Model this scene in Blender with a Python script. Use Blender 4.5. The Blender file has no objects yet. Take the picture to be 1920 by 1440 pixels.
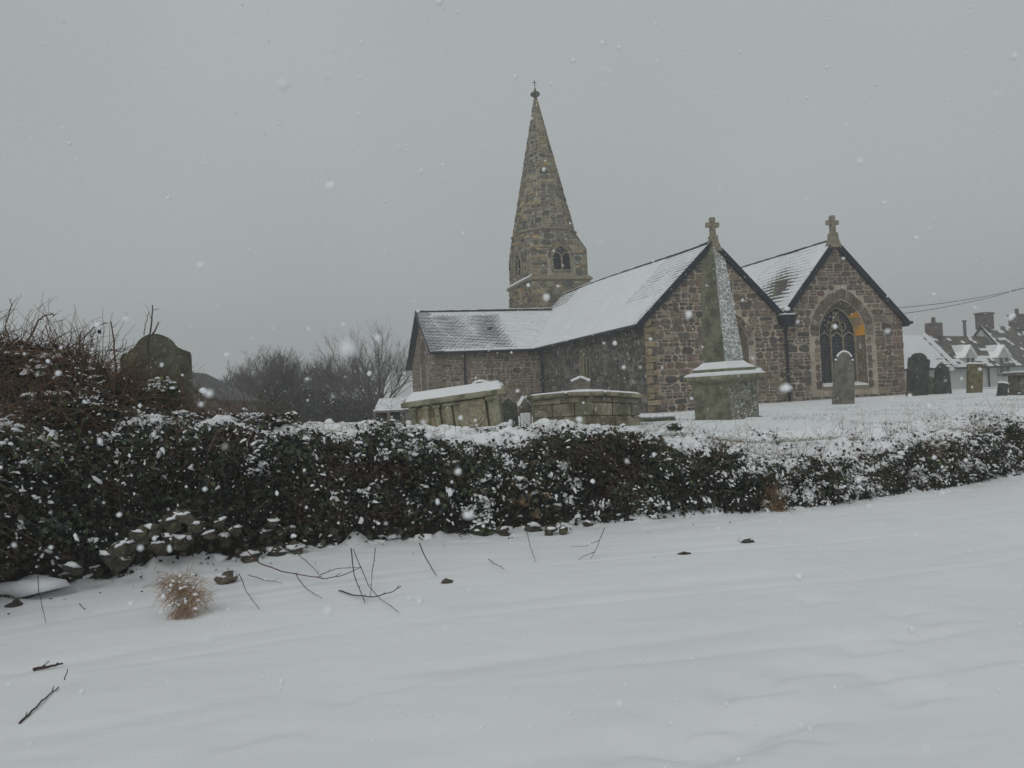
import bpy, math, random
import numpy as np
from mathutils import Vector, Matrix, noise
from mathutils.geometry import tessellate_polygon
random.seed(7); rng = np.random.default_rng(7)
S = bpy.context.scene; COL = S.collection
# ------------------------------------------------------------------ camera
FPX = 1500.0; PITCH = math.radians(1.03); ROLL = math.radians(-2.69)
RC = (Matrix.Rotation(math.pi/2+PITCH, 3, 'X') @ Matrix.Rotation(ROLL, 3, 'Z'))
cd = bpy.data.cameras.new('camera'); cam = bpy.data.objects.new('camera', cd); COL.objects.link(cam)
cd.sensor_width = 36; cd.lens = FPX/1920*36; cd.clip_start = .05; cd.clip_end = 2000
cam.matrix_world = RC.to_4x4(); S.camera = cam
cd.dof.use_dof = True; cd.dof.focus_distance = 22; cd.dof.aperture_fstop = 6.0
# ------------------------------------------------------------------ light
SUN_EL, SUN_AZ = math.radians(42), math.radians(208)      # azimuth from +Y, clockwise
SKY_GREY = (4.08, 4.36, 4.40, 1)
w = bpy.data.worlds.new('World'); S.world = w; w.use_nodes = True
nt = w.node_tree; nt.nodes.clear()
sky = nt.nodes.new('ShaderNodeTexSky'); sky.sky_type = 'NISHITA'; sky.sun_disc = False
sky.sun_elevation = SUN_EL; sky.sun_rotation = SUN_AZ
mx = nt.nodes.new('ShaderNodeMixRGB'); mx.inputs[0].default_value = .97; mx.inputs[2].default_value = SKY_GREY
bg = nt.nodes.new('ShaderNodeBackground'); bg.inputs[1].default_value = .1
wo = nt.nodes.new('ShaderNodeOutputWorld')
cn = nt.nodes.new('ShaderNodeTexNoise'); cn.inputs['Scale'].default_value = 2.2; cn.inputs['Detail'].default_value = 2
cr_ = nt.nodes.new('ShaderNodeMapRange'); cr_.inputs[1].default_value = .3; cr_.inputs[2].default_value = .7; cr_.inputs[3].default_value = .95; cr_.inputs[4].default_value = 1.05
tc_ = nt.nodes.new('ShaderNodeTexCoord'); vs_w = nt.nodes.new('ShaderNodeVectorMath'); vs_w.operation = 'SCALE'
nt.links.new(tc_.outputs['Generated'], cn.inputs['Vector']); nt.links.new(cn.outputs['Fac'], cr_.inputs[0]); nt.links.new(mx.outputs[0], vs_w.inputs[0]); nt.links.new(cr_.outputs[0], vs_w.inputs['Scale'])
nt.links.new(sky.outputs[0], mx.inputs[1]); nt.links.new(vs_w.outputs[0], bg.inputs[0]); nt.links.new(bg.outputs[0], wo.inputs[0])
sl = bpy.data.lights.new('sun', 'SUN'); sl.energy = .85; sl.angle = math.radians(35); sl.color = (1, .985, .96)
so = bpy.data.objects.new('sun', sl); COL.objects.link(so)
sd = Vector((math.sin(SUN_AZ)*math.cos(SUN_EL), math.cos(SUN_AZ)*math.cos(SUN_EL), math.sin(SUN_EL)))
so.rotation_euler = sd.to_track_quat('Z', 'Y').to_euler()
S.view_settings.view_transform = 'Standard'; S.view_settings.look = 'None'
S.view_settings.exposure = .07; S.view_settings.gamma = 1; S.view_settings.use_curve_mapping = False
HAZE = .0035

# ------------------------------------------------------------------ helpers
def ray(px, py): return RC @ Vector(((px-960)/FPX, -(py-720)/FPX, -1.0))
def PY(px, py, Y): d = ray(px, py); return d*(Y/d.y)
def PZ(px, py, Z): d = ray(px, py); return d*(Z/d.z)
U = random.uniform
def sm(a, b, x): t = np.clip((x-a)/(b-a), 0, 1); return t*t*(3-2*t)
def nz(x, y, z=0.): return noise.noise(Vector((x, y, z)))
# fast vector value-noise
def vnoise(x, y, seed=0):
    xi = np.floor(x).astype(np.int64); yi = np.floor(y).astype(np.int64); fx = x-xi; fy = y-yi
    def h(a, b):
        n = (a*374761393 + b*668265263 + seed*1442695041) & 0xffffffff
        n = ((n ^ (n >> 13))*1274126177) & 0xffffffff
        return ((n ^ (n >> 16)) & 0xffff)/65535.0
    fx = fx*fx*(3-2*fx); fy = fy*fy*(3-2*fy)
    return ((h(xi, yi)*(1-fx)+h(xi+1, yi)*fx)*(1-fy) + (h(xi, yi+1)*(1-fx)+h(xi+1, yi+1)*fx)*fy)*2-1
def fbm(x, y, o=4, seed=0):
    r = 0; a = .5; f = 1.
    for i in range(o): r = r + a*vnoise(x*f+i*17.3, y*f-i*9.1, seed+i); a *= .5; f *= 2.07
    return r

class MB:
    def __init__(s): s.v = []; s.f = []; s.c = []
    def add(s, vs, fs, col=(1, 1, 1)):
        o = len(s.v); s.v += [tuple(p) for p in vs]; s.f += [tuple(i+o for i in f) for f in fs]; s.c += [col]*len(vs); return s
    def box(s, c, d, rot=None, col=(1, 1, 1), taper=1., bev=0.):
        c = Vector(c); x, y, z = d[0]/2, d[1]/2, d[2]/2
        if bev > 0:
            b = bev; vs = []
            for (zz, k) in ((-z, b), (-z+b, 0), (z-b, 0), (z, b)):
                t = taper if zz > 0 else 1
                X, Y = x*t-k, y*t-k
                for p in ((-X+b, -Y), (X-b, -Y), (X, -Y+b), (X, Y-b), (X-b, Y), (-X+b, Y), (-X, Y-b), (-X, -Y+b)): vs.append(Vector((p[0], p[1], zz)))
            fs = [tuple(range(7, -1, -1)), tuple(range(24, 32))]
            for k in range(3):
                for i in range(8): fs.append((k*8+i, k*8+(i+1) % 8, (k+1)*8+(i+1) % 8, (k+1)*8+i))
        else:
            vs = [Vector(p) for p in ((-x, -y, -z), (x, -y, -z), (x, y, -z), (-x, y, -z), (-x*taper, -y*taper, z), (x*taper, -y*taper, z), (x*taper, y*taper, z), (-x*taper, y*taper, z))]
            fs = [(3, 2, 1, 0), (4, 5, 6, 7), (0, 1, 5, 4), (1, 2, 6, 5), (2, 3, 7, 6), (3, 0, 4, 7)]
        if rot is not None: vs = [rot @ p for p in vs]
        return s.add([p+c for p in vs], fs, col)
    def prism(s, pts, ext, col=(1, 1, 1)):          # closed planar outline (3D points) extruded by vector
        pts = [Vector(p) for p in pts]; ext = Vector(ext); n = len(pts)
        nn = Vector((0, 0, 0))
        for i in range(n): nn += pts[i].cross(pts[(i+1) % n])
        if nn.dot(ext) > 0: pts.reverse()
        tri = tessellate_polygon([pts])
        vs = pts+[p+ext for p in pts]; fs = [tuple(t) for t in tri]+[tuple(i+n for i in reversed(t)) for t in tri]
        fs += [(i, i+n, (i+1) % n+n, (i+1) % n) for i in range(n)]
        return s.add(vs, fs, col)
    def tube(s, pts, r0, r1=None, n=5, col=(1, 1, 1), cap=True):
        pts = [Vector(p) for p in pts]; m = len(pts)
        if r1 is None: r1 = r0
        vs = []; fs = []; up = None
        for i, p in enumerate(pts):
            t = (pts[min(i+1, m-1)]-pts[max(i-1, 0)])
            if t.length < 1e-7: t = Vector((0, 0, 1))
            t.normalize()
            if up is None: up = t.orthogonal().normalized()
            a = (up - t*up.dot(t));
            a = a.normalized() if a.length > 1e-5 else t.orthogonal().normalized()
            up = a; b = t.cross(a); r = r0+(r1-r0)*i/max(1, m-1)
            for k in range(n): an = 2*math.pi*k/n; vs.append(p+(a*math.cos(an)+b*math.sin(an))*r)
        for i in range(m-1):
            for k in range(n): fs.append((i*n+k, i*n+(k+1) % n, (i+1)*n+(k+1) % n, (i+1)*n+k))
        if cap: fs += [tuple(range(n-1, -1, -1)), tuple((m-1)*n+k for k in range(n))]
        return s.add(vs, fs, col)
    def blob(s, c, r, rough=.25, n=8, m=5, col=(1, 1, 1), seed=None, rot=None, flat=0.):
        c = Vector(c); sd = U(0, 100) if seed is None else seed
        vs = []; fs = []
        for j in range(m+1):
            th = math.pi*j/m
            for k in range(n):
                ph = 2*math.pi*k/n
                d = Vector((math.sin(th)*math.cos(ph), math.sin(th)*math.sin(ph), -math.cos(th)))
                q = 1+rough*noise.noise(d*1.6+Vector((sd, 0, 0)))*2
                d = Vector((d.x*r[0], d.y*r[1], d.z*r[2]))*q
                if flat and d.z < -r[2]*flat: d.z = -r[2]*flat
                vs.append(c+(rot @ d if rot is not None else d))
        for j in range(m):
            for k in range(n): fs.append((j*n+k, j*n+(k+1) % n, (j+1)*n+(k+1) % n, (j+1)*n+k))
        return s.add(vs, fs, col)
    def build(s, name, m, parent=None, kind=None, smooth=False, origin=None):
        me = bpy.data.meshes.new(name)
        v = s.v if origin is None else [(a-origin[0], b-origin[1], c-origin[2]) for a, b, c in s.v]
        me.from_pydata(v, [], s.f)
        return link(name, me, m, parent, kind, smooth, s.c, origin)
def link(name, me, m, parent=None, kind=None, smooth=False, cols=None, origin=None):
    if cols is not None and len(cols):
        at = me.color_attributes.new('tint', 'FLOAT_COLOR', 'POINT')
        a = np.ones((len(cols), 4), np.float32); a[:, :3] = np.asarray(cols, np.float32)[:, :3]
        at.data.foreach_set('color', a.ravel())
    if smooth: me.polygons.foreach_set('use_smooth', np.ones(len(me.polygons), bool))
    me.materials.append(m); me.update()
    o = bpy.data.objects.new(name, me); COL.objects.link(o)
    if parent is not None: o.parent = parent
    if origin is not None: o.location = origin
    if kind: o['kind'] = kind
    return o
def npmesh(name, V, Fq, m, parent=None, kind=None, smooth=False, cols=None):
    me = bpy.data.meshes.new(name); V = np.asarray(V, np.float32); Fq = np.asarray(Fq, np.int32); k = Fq.shape[1]
    me.vertices.add(len(V)); me.vertices.foreach_set('co', V.ravel())
    me.loops.add(Fq.size); me.loops.foreach_set('vertex_index', Fq.ravel())
    me.polygons.add(len(Fq)); me.polygons.foreach_set('loop_start', np.arange(0, Fq.size, k, dtype=np.int32))
    me.update(calc_edges=True)
    return link(name, me, m, parent, kind, smooth, cols)
def thing(name, label, cat, loc=(0, 0, 0), rz=0., group=None, rot=None):
    o = bpy.data.objects.new(name, None); COL.objects.link(o); o.location = loc; o.empty_display_size = .1
    o.rotation_euler = rot if rot is not None else (0, 0, rz)
    return tag(o, label, cat, group)
def tag(o, label, cat, group=None):
    o['label'] = label; o['category'] = cat
    if group: o['group'] = group
    return o
# ------------------------------------------------------------------ materials
def material(name, base=(.5, .5, .5), rough=.85, tint=False, nscale=8., lo=.7, hi=1.25, fine=40., spots=None, spot_scale=5., spot_amt=.0,
             spots2=None, spot2_scale=3., spot2_amt=0., bump=.3, bscale=30., snow=0., snowdir=(0, 0, 1), snow_noise=14., spec=.3, streak=0., metal=0., snow_soft=.12, fine_amt=.15):
    m = bpy.data.materials.new(name); m.use_nodes = True; t = m.node_tree; N = t.nodes; L = t.links
    b = N['Principled BSDF']; b.inputs['Roughness'].default_value = rough; b.inputs['Specular IOR Level'].default_value = spec; b.inputs['Metallic'].default_value = metal
    geo = N.new('ShaderNodeNewGeometry')
    def noi(sc, det=4, off=0, src=None):
        n = N.new('ShaderNodeTexNoise'); n.inputs['Scale'].default_value = sc; n.inputs['Detail'].default_value = det; n.inputs['Roughness'].default_value = .6
        mp = N.new('ShaderNodeMapping'); mp.inputs['Location'].default_value = (off, off*1.7, off*.3)
        if streak: mp.inputs['Scale'].default_value = (1, 1, 1-streak)
        L.new(geo.outputs['Position'], mp.inputs[0]); L.new(mp.outputs[0], n.inputs['Vector']); return n.outputs['Fac']
    def ramp(sock, a, c, va=0., vc=1.):
        r = N.new('ShaderNodeMapRange'); r.interpolation_type = 'SMOOTHSTEP'
        for i, v in zip((1, 2, 3, 4), (a, c, va, vc)): r.inputs[i].default_value = v
        L.new(sock, r.inputs[0]); return r.outputs[0]
    def mix(f, a, c, mode='MIX'):
        x = N.new('ShaderNodeMixRGB'); x.blend_type = mode
        for i, v in enumerate((f, a, c)):
            if isinstance(v, bpy.types.NodeSocket): L.new(v, x.inputs[i])
            else: x.inputs[i].default_value = v if i == 0 else (tuple(v)+(1,))[:4]
        return x.outputs[0]
    def mth(op, a, c):
        x = N.new('ShaderNodeMath'); x.operation = op
        for i, v in enumerate((a, c)):
            if isinstance(v, bpy.types.NodeSocket): L.new(v, x.inputs[i])
            else: x.inputs[i].default_value = v
        return x.outputs[0]
    if tint:
        at = N.new('ShaderNodeAttribute'); at.attribute_name = 'tint'; col = at.outputs['Color']
        if base != (1, 1, 1): col = mix(1., col, base, 'MULTIPLY')
    else: col = base
    n1 = ramp(noi(nscale), .3, .7, lo, hi); n2 = ramp(noi(fine, 3, 5.), .3, .7, 1-fine_amt, 1+fine_amt)
    nn = mth('MULTIPLY', n1, n2); g = N.new('ShaderNodeCombineColor')
    for i in range(3): L.new(nn, g.inputs[i])
    col = mix(1., col, g.outputs[0], 'MULTIPLY')
    if spots: col = mix(ramp(noi(spot_scale, 5, 11.), .66-spot_amt, .72-spot_amt*.9), col, spots)
    if spots2: col = mix(ramp(noi(spot2_scale, 5, 23.), .66-spot2_amt, .8-spot2_amt*.9), col, spots2)
    if snow != 0:
        vm = N.new('ShaderNodeVectorMath'); vm.operation = 'DOT_PRODUCT'; d = Vector(snowdir).normalized(); vm.inputs[1].default_value = d
        L.new(geo.outputs['Normal'], vm.inputs[0])
        f = mth('ADD', vm.outputs['Value'], mth('MULTIPLY', mth('SUBTRACT', noi(snow_noise, 5, 31.), .5), 2.2))
        f = ramp(f, 1-snow, 1+snow_soft-snow); col = mix(f, col, (.77, .785, .80))
    L.new(col, b.inputs['Base Color']) if isinstance(col, bpy.types.NodeSocket) else None
    if bump > 0:
        bp = N.new('ShaderNodeBump'); bp.inputs['Strength'].default_value = bump; bp.inputs['Distance'].default_value = .02
        L.new(noi(bscale, 6, 3.), bp.inputs['Height']); L.new(bp.outputs[0], b.inputs['Normal'])
    return m
M = {}
M['stone'] = material('church_stone', (1, 1, 1), tint=True, nscale=9, lo=.62, hi=1.3, spots=(.36, .35, .31), spot_scale=7, spot_amt=-.01, bump=.5, bscale=25)
M['mortar'] = material('lime_mortar', (.42, .36, .29), nscale=2.5, lo=.72, hi=1.15, spots=(.20, .17, .13), spot_scale=1.6, spot_amt=.08, bump=.4)
M['relief'] = material('pale_carved_relief', (.37, .34, .26), nscale=6, lo=.7, hi=1.2, spots=(.25, .17, .11), spot_scale=8, spot_amt=.03)
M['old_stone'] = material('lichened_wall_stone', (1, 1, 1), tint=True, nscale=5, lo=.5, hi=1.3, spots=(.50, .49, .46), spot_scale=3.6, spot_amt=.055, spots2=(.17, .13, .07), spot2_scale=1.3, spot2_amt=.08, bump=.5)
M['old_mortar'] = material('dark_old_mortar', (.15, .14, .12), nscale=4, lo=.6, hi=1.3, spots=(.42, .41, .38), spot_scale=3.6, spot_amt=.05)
M['tower_stone'] = material('tower_stone', (1, 1, 1), tint=True, nscale=3, lo=.6, hi=1.25, spots=(.40, .22, .07), spot_scale=.7, spot_amt=-.035, bump=.5)
M['tower_mortar'] = material('tower_mortar', (.36, .34, .28), nscale=2, lo=.75, hi=1.1)
M['dressed'] = material('dressed_granite', (.25, .225, .165), nscale=6, lo=.65, hi=1.2, spots=(.36, .34, .28), spot_scale=9, spot_amt=.02)
M['jamb'] = material('weathered_window_jamb', (.17, .148, .112), nscale=7, lo=.55, hi=1.25, spots=(.11, .11, .065), spot_scale=4, spot_amt=.08, bump=.5)
M['orange'] = material('orange_lichened_jamb', (.30, .24, .16), nscale=6, lo=.7, hi=1.2, spots=(.62, .30, .05), spot_scale=1.6, spot_amt=.29)
M['slate'] = material('roof_slate', (1, 1, 1), tint=True, rough=.6, nscale=12, lo=.8, hi=1.2, bump=.15)
M['snow'] = material('snow', (.775, .785, .80), rough=.75, nscale=.6, lo=.955, hi=1.0, fine=60, fine_amt=.012, bump=.10, bscale=14, spec=.2)
M['roofsnow'] = material('roof_snow', (.77, .785, .80), rough=.75, nscale=1.2, lo=.93, hi=1.0, fine=30, fine_amt=.04, bump=.15, bscale=14, spec=.2)
M['iron'] = material('black_painted_iron', (.018, .022, .03), rough=.5, nscale=8, lo=.8, hi=1.3, bump=.1)
M['glass'] = material('dark_leaded_glass', (.03, .034, .04), rough=.25, nscale=3, lo=.5, hi=1.6, bump=.05, spec=.5)
M['lead'] = material('lead_bars', (.13, .14, .15), rough=.6, bump=0)
M['tomb'] = material('weathered_tomb_stone', (.25, .24, .17), nscale=4, lo=.6, hi=1.25, spots=(.12, .13, .07), spot_scale=5, spot_amt=.08, spots2=(.40, .38, .31), spot2_scale=9, spot2_amt=.06, bump=.6)
M['tomb_red'] = material('tomb_panel_sandstone', (.30, .26, .18), nscale=5, lo=.6, hi=1.2, spots=(.21, .13, .085), spot_scale=6, spot_amt=.06, spots2=(.40, .38, .16), spot2_scale=4, spot2_amt=.03, bump=.7)
M['ashlar'] = material('mossy_granite_block', (1, 1, 1), tint=True, nscale=5, lo=.55, hi=1.25, spots=(.36, .34, .28), spot_scale=9, spot_amt=.07, spots2=(.085, .085, .05), spot2_scale=3.5, spot2_amt=.12, bump=.6)
M['obelisk'] = material('wind_snowed_obelisk_stone', (.15, .15, .11), nscale=5, lo=.6, hi=1.3, spots=(.28, .28, .24), spot_scale=16, spot_amt=.05, spots2=(.08, .085, .05), spot2_scale=2.5, spot2_amt=.08, bump=.7, bscale=40,
                        snow=.52, snowdir=(.62, -.62, .1), snow_noise=24, snow_soft=1.15)
M['pedestal'] = material('pedestal_stone', (.17, .17, .125), nscale=5, lo=.6, hi=1.3, spots=(.30, .30, .26), spot_scale=12, spot_amt=.06, bump=.7, bscale=40,
                         snow=.12, snowdir=(.62, -.62, .1), snow_noise=20, snow_soft=1.1)
def hs_mat(n, c, snow=-.12, sp=(.2, .2, .16)): return material(n, c, nscale=5, lo=.6, hi=1.3, spots=sp, spot_scale=9, spot_amt=.04, bump=.6, snow=snow, snowdir=(.4, -.7, .5), snow_noise=18)
M['hs_dark'] = hs_mat('dark_slate_headstone', (.065, .07, .06), 0, (.12, .13, .10))
M['hs_grey'] = hs_mat('grey_headstone', (.155, .145, .125), -.1)
M['hs_brown'] = hs_mat('brown_lichened_headstone', (.15, .135, .075), 0, (.2, .17, .07))
M['hs_moss'] = hs_mat('mossy_headstone', (.105, .11, .078), 0, (.20, .20, .16))
M['hs_snow'] = hs_mat('snow_plastered_headstone', (.17, .165, .14), .5)
M['earth'] = material('dark_hedge_earth', (.022, .02, .013), nscale=6, lo=.5, hi=1.5, bump=1., bscale=18)
M['ivy'] = material('ivy_leaves', (1, 1, 1), rough=.65, tint=True, nscale=3, lo=.6, hi=1.4, bump=0, spec=.25, snow=.10, snow_soft=1.0, snow_noise=7)
M['bark'] = material('bramble_bark', (1, 1, 1), tint=True, rough=.8, nscale=12, lo=.6, hi=1.4, bump=0)
M['drygrass'] = material('dry_grass', (1, 1, 1), tint=True, rough=.9, nscale=10, lo=.8, hi=1.2, bump=0)
M['bankstone'] = material('bank_stone', (1, 1, 1), tint=True, nscale=10, lo=.5, hi=1.3, spots=(.08, .085, .04), spot_scale=9, spot_amt=.08, bump=.8)
M['treebark'] = material('winter_tree_bark', (.10, .092, .083), nscale=1, lo=.8, hi=1.2, bump=0)
M['render'] = material('white_render', (.52, .53, .5), nscale=1.2, lo=.88, hi=1.05, bump=.1)
M['housestone'] = material('far_house_stone', (.16, .15, .14), nscale=2, lo=.7, hi=1.3)
M['houseglass'] = material('house_window_glass', (.05, .055, .06), rough=.2, nscale=1, spec=.5, bump=0)
M['brick'] = material('chimney_brick', (.14, .12, .11), nscale=4, lo=.7, hi=1.3)
M['rubble'] = material('outbuilding_rubble', (1, 1, 1), tint=True, nscale=6, lo=.6, hi=1.3)
# snowy lawn: grass showing through
def lawn_mat():
    m = material('snowy_churchyard_lawn', (.77, .785, .80), rough=.8, nscale=.8, lo=.93, hi=1.0, fine_amt=.04, bump=.25, bscale=20, spots=(.26, .26, .18), spot_scale=2.3, spot_amt=-.01, spec=.2)
    return m
M['lawn'] = lawn_mat()
# ------------------------------------------------------------------ terrain functions
FX = np.array([-60, -8, -6.5, -5.6, -5.03, -4.78, -4.24, -3.57, -2.84, -1.75, -.8, .18, 1.57, 2.92, 4.0, 5.66, 6.71, 8.22, 10.71, 16, 30, 80.])
FY = np.array([-50, 0, 3.5, 5.4, 6.71, 7.36, 8.15, 8.62, 9.0, 9.52, 9.80, 10.07, 10.33, 10.5, 10.8, 11.6, 12.15, 13.0, 14.3, 17.4, 26, 56.])
TX = np.array([-60, -5.5, -4.95, -3.9, -2.9, -1.75, -.77, .25, 1.68, 3.06, 3.9, 5.87, 6.94, 8.5, 16, 30, 80.])
TZ = np.array([-.1, -.05, -.10, -.20, -.28, -.40, -.52, -.60, -.76, -.96, -1.08, -1.08, -1.05, -1.0, -.9, -.8, -.8])
def yfoot(x): return np.interp(x, FX, FY)
GC = np.array([(-1.06, 14, -.54), (.36, 15, -.62), (2.4, 15.5, -.6), (4.4, 16.5, -.64), (5.4, 32, -.85), (11, 27, -.72), (15, 30, -.62), (18.3, 34, -.62), (16, 26, -.68), (-4.9, 11, -.1),
    (8.5, 15, -.86), (6, 13, -.95), (4, 12.1, -.85), (1.7, 12.2, -.64), (0, 12, -.54), (-2, 11.7, -.40), (-3.6, 11.6, -.28), (-1, 12.8, -.52), (12, 18, -.8), (0, 30, -.9), (0, 45, -1), (20, 42, -.75), (-10, 30, -.7), (-20, 45, -1), (40, 45, -.8), (30, 32, -.7), (24, 38, -.66), (-9, 12, -.1), (18, 21, -.78),
    (17, 37, -.66), (11, 33, -.7), (-8, 20, -.5)])
def ground(x, y):
    x = np.asarray(x, float); y = np.asarray(y, float)
    d = (x[..., None]-GC[:, 0])**2+(y[..., None]-GC[:, 1])**2+.6
    wt = d**-1.7; z = (wt*GC[:, 2]).sum(-1)/wt.sum(-1)
    z = z - 2.0*sm(43, 62, y) + .03*fbm(x*.5, y*.5, 3, 4)*sm(11, 14, y)
    return z
def G(x, y): return float(ground(x, y))
# ------------------------------------------------------------------ road
FOOTP = [(1525, 1262, .45, .35), (1765, 1166, .4, .35), (1745, 1195, .42, .3), (1635, 1220, .3, .3), (1320, 1358, .45, .4), (1470, 1355, .55, .4), (1440, 1385, .5, .3), (1290, 1432, .5, .4), (1690, 1262, .4, .2), (1540, 1132, .3, .25),
    (1410, 1300, .4, .3), (1210, 1400, .45, .2), (1730, 1306, .35, .25), (1640, 1274, .3, .25), (1850, 1240, .5, .25), (1350, 1408, .45, .25), (1700, 1150, .35, .2), (700, 1300, .5, .12), (480, 1385, .5, .12)]
def road():
    xs = np.concatenate([np.linspace(-60, -9.5, 30), np.arange(-9.5, 14, .045), np.linspace(14, 80, 60)])
    ts = np.concatenate([np.linspace(-1.5, .1, 12)[:-1], np.arange(.1, 1.0, .0026), [1.0, 1.03, 1.06]])
    X, T = np.meshgrid(xs, ts); yf = yfoot(X); Yn = np.where(T <= 1, T*yf, yf+(T-1)*10)
    Yn = np.where(yf < .5, yf-6+T*6, Yn)
    d = yf-Yn
    Z = -1.65+.035*np.exp(-np.clip(d, 0, 9)/.5)+.03*fbm(X*.9, Yn*.9, 3, 1)*np.exp(-np.clip(d-.2, 0, 9)/2.2)
    Z += .024*fbm(X*.35, d*.9, 3, 2)+.010*fbm(X*2.2, Yn*5, 5, 8)
    Z += .010*vnoise(X*7, Yn*7, 5)*sm(1.6, .2, d)+.34*np.clip(fbm(X*2.6, X*0+4, 3, 14)+.08, 0, 1)*np.exp(-np.clip(d+.05, 0, 9)/.14)
    for k, (dd, a, wd) in enumerate(((1.9, .012, .10), (2.25, .008, .05), (3.35, .012, .12), (3.7, .006, .05), (4.9, .010, .10), (5.3, .008, .06), (6.4, .010, .12))):
        e = d-dd-.10*vnoise(X*.5, X*0+k, 30+k)
        Z -= 1.9*a*np.exp(-(e/wd)**2)*(.45+.55*vnoise(X*.9, X*0+k*3, 50+k))
    for px, py, L_, dp in FOOTP:
        p = PZ(px, py, -1.65); a = math.radians(20+random.uniform(-12, 12))
        u = (X-p.x)*math.cos(a)+(Yn-p.y)*math.sin(a); v = -(X-p.x)*math.sin(a)+(Yn-p.y)*math.cos(a)
        v = v + .03*vnoise(X*9, Yn*9, 77)
        v0 = -.22*(u/L_)**2*L_*2+.02*vnoise(u*12, u*0+px, 78); e = v-v0; wu = np.exp(-(np.abs(u)/(L_*.5))**4)
        Z -= .052*(dp+.22)*wu*(sm(-.06, .03, e)*sm(.36, .05, e))
        Z += .010*(dp+.25)*wu*sm(-.22, -.08, e)*sm(.0, -.07, e)
    V = np.stack([X, Yn, Z], -1).reshape(-1, 3); nx = len(xs); ny = len(ts)
    i = np.arange(nx*ny).reshape(ny, nx); Fq = np.stack([i[:-1, :-1], i[:-1, 1:], i[1:, 1:], i[1:, :-1]], -1).reshape(-1, 4)
    return npmesh('road', V, Fq, M['snow'], kind='structure', smooth=True)
road()
# churchyard
xs = np.concatenate([np.linspace(-80, -14, 30), np.arange(-14, 22, .2), np.linspace(22, 90, 50)]); ts = np.concatenate([np.arange(1.3, 6, .12), np.arange(6, 30, .35), np.linspace(30, 75, 40)])
X, T = np.meshgrid(xs, ts); Yn = np.maximum(yfoot(X), 6)+T
# far rows level out onto the same world depth
Z = ground(X, Yn)+.018*fbm(X*2.2, Yn*2.2, 3, 9)-.45*sm(2.15, 1.5, T)
i = np.arange(X.size).reshape(X.shape); Fq = np.stack([i[:-1, :-1], i[:-1, 1:], i[1:, 1:], i[1:, :-1]], -1).reshape(-1, 4)
npmesh('churchyard_ground', np.stack([X, Yn, Z], -1).reshape(-1, 3), Fq, M['lawn'], kind='structure', smooth=True)
MB().box((0, 70, -4.2), (410, 350, 2.0)).build('distant_ground', M['lawn'], kind='structure')

# ------------------------------------------------------------------ masonry
PAL_G = [(.165, .128, .098), (.14, .11, .087), (.105, .096, .083), (.095, .09, .081), (.19, .155, .118), (.125, .108, .09), (.15, .118, .093), (.22, .185, .14), (.085, .08, .074), (.15, .13, .104), (.115, .10, .085), (.155, .112, .088)]
PAL_T = [(.22, .195, .135), (.17, .155, .115), (.27, .235, .165), (.12, .115, .095), (.20, .17, .12), (.15, .14, .12), (.30, .24, .15), (.10, .10, .088), (.14, .13, .10), (.19, .17, .12), (.16, .145, .11), (.21, .19, .135)]*2+[(.36, .24, .11)]
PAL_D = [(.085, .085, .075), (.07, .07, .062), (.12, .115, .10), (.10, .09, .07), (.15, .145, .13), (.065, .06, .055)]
PAL_R = [(.175, .142, .11), (.145, .122, .098), (.125, .108, .09), (.195, .16, .124), (.15, .118, .095), (.21, .18, .14)]
def clip(poly, P):     # convex clip, P counter-clockwise
    out = poly
    for i in range(len(P)):
        a = P[i]; b = P[(i+1) % len(P)]; nx, ny = -(b[1]-a[1]), b[0]-a[0]; inp = out; out = []
        if not inp: return []
        for j in range(len(inp)):
            c = inp[j]; d = inp[(j+1) % len(inp)]
            sc = nx*(c[0]-a[0])+ny*(c[1]-a[1]); sdd = nx*(d[0]-a[0])+ny*(d[1]-a[1])
            if sc >= 0: out.append(c)
            if (sc >= 0) != (sdd >= 0):
                t = sc/(sc-sdd); out.append((c[0]+(d[0]-c[0])*t, c[1]+(d[1]-c[1])*t))
    return out
def ext_at(P, y):
    xs = []
    for i in range(len(P)):
        a = P[i]; b = P[(i+1) % len(P)]
        if (a[1]-y)*(b[1]-y) <= 0 and a[1] != b[1]: xs.append(a[0]+(b[0]-a[0])*(y-a[1])/(b[1]-a[1]))
    return (min(xs), max(xs)) if len(xs) > 1 else None
def area(p): return abs(sum(p[i][0]*p[(i+1) % len(p)][1]-p[(i+1) % len(p)][0]*p[i][1] for i in range(len(p))))/2
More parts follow.
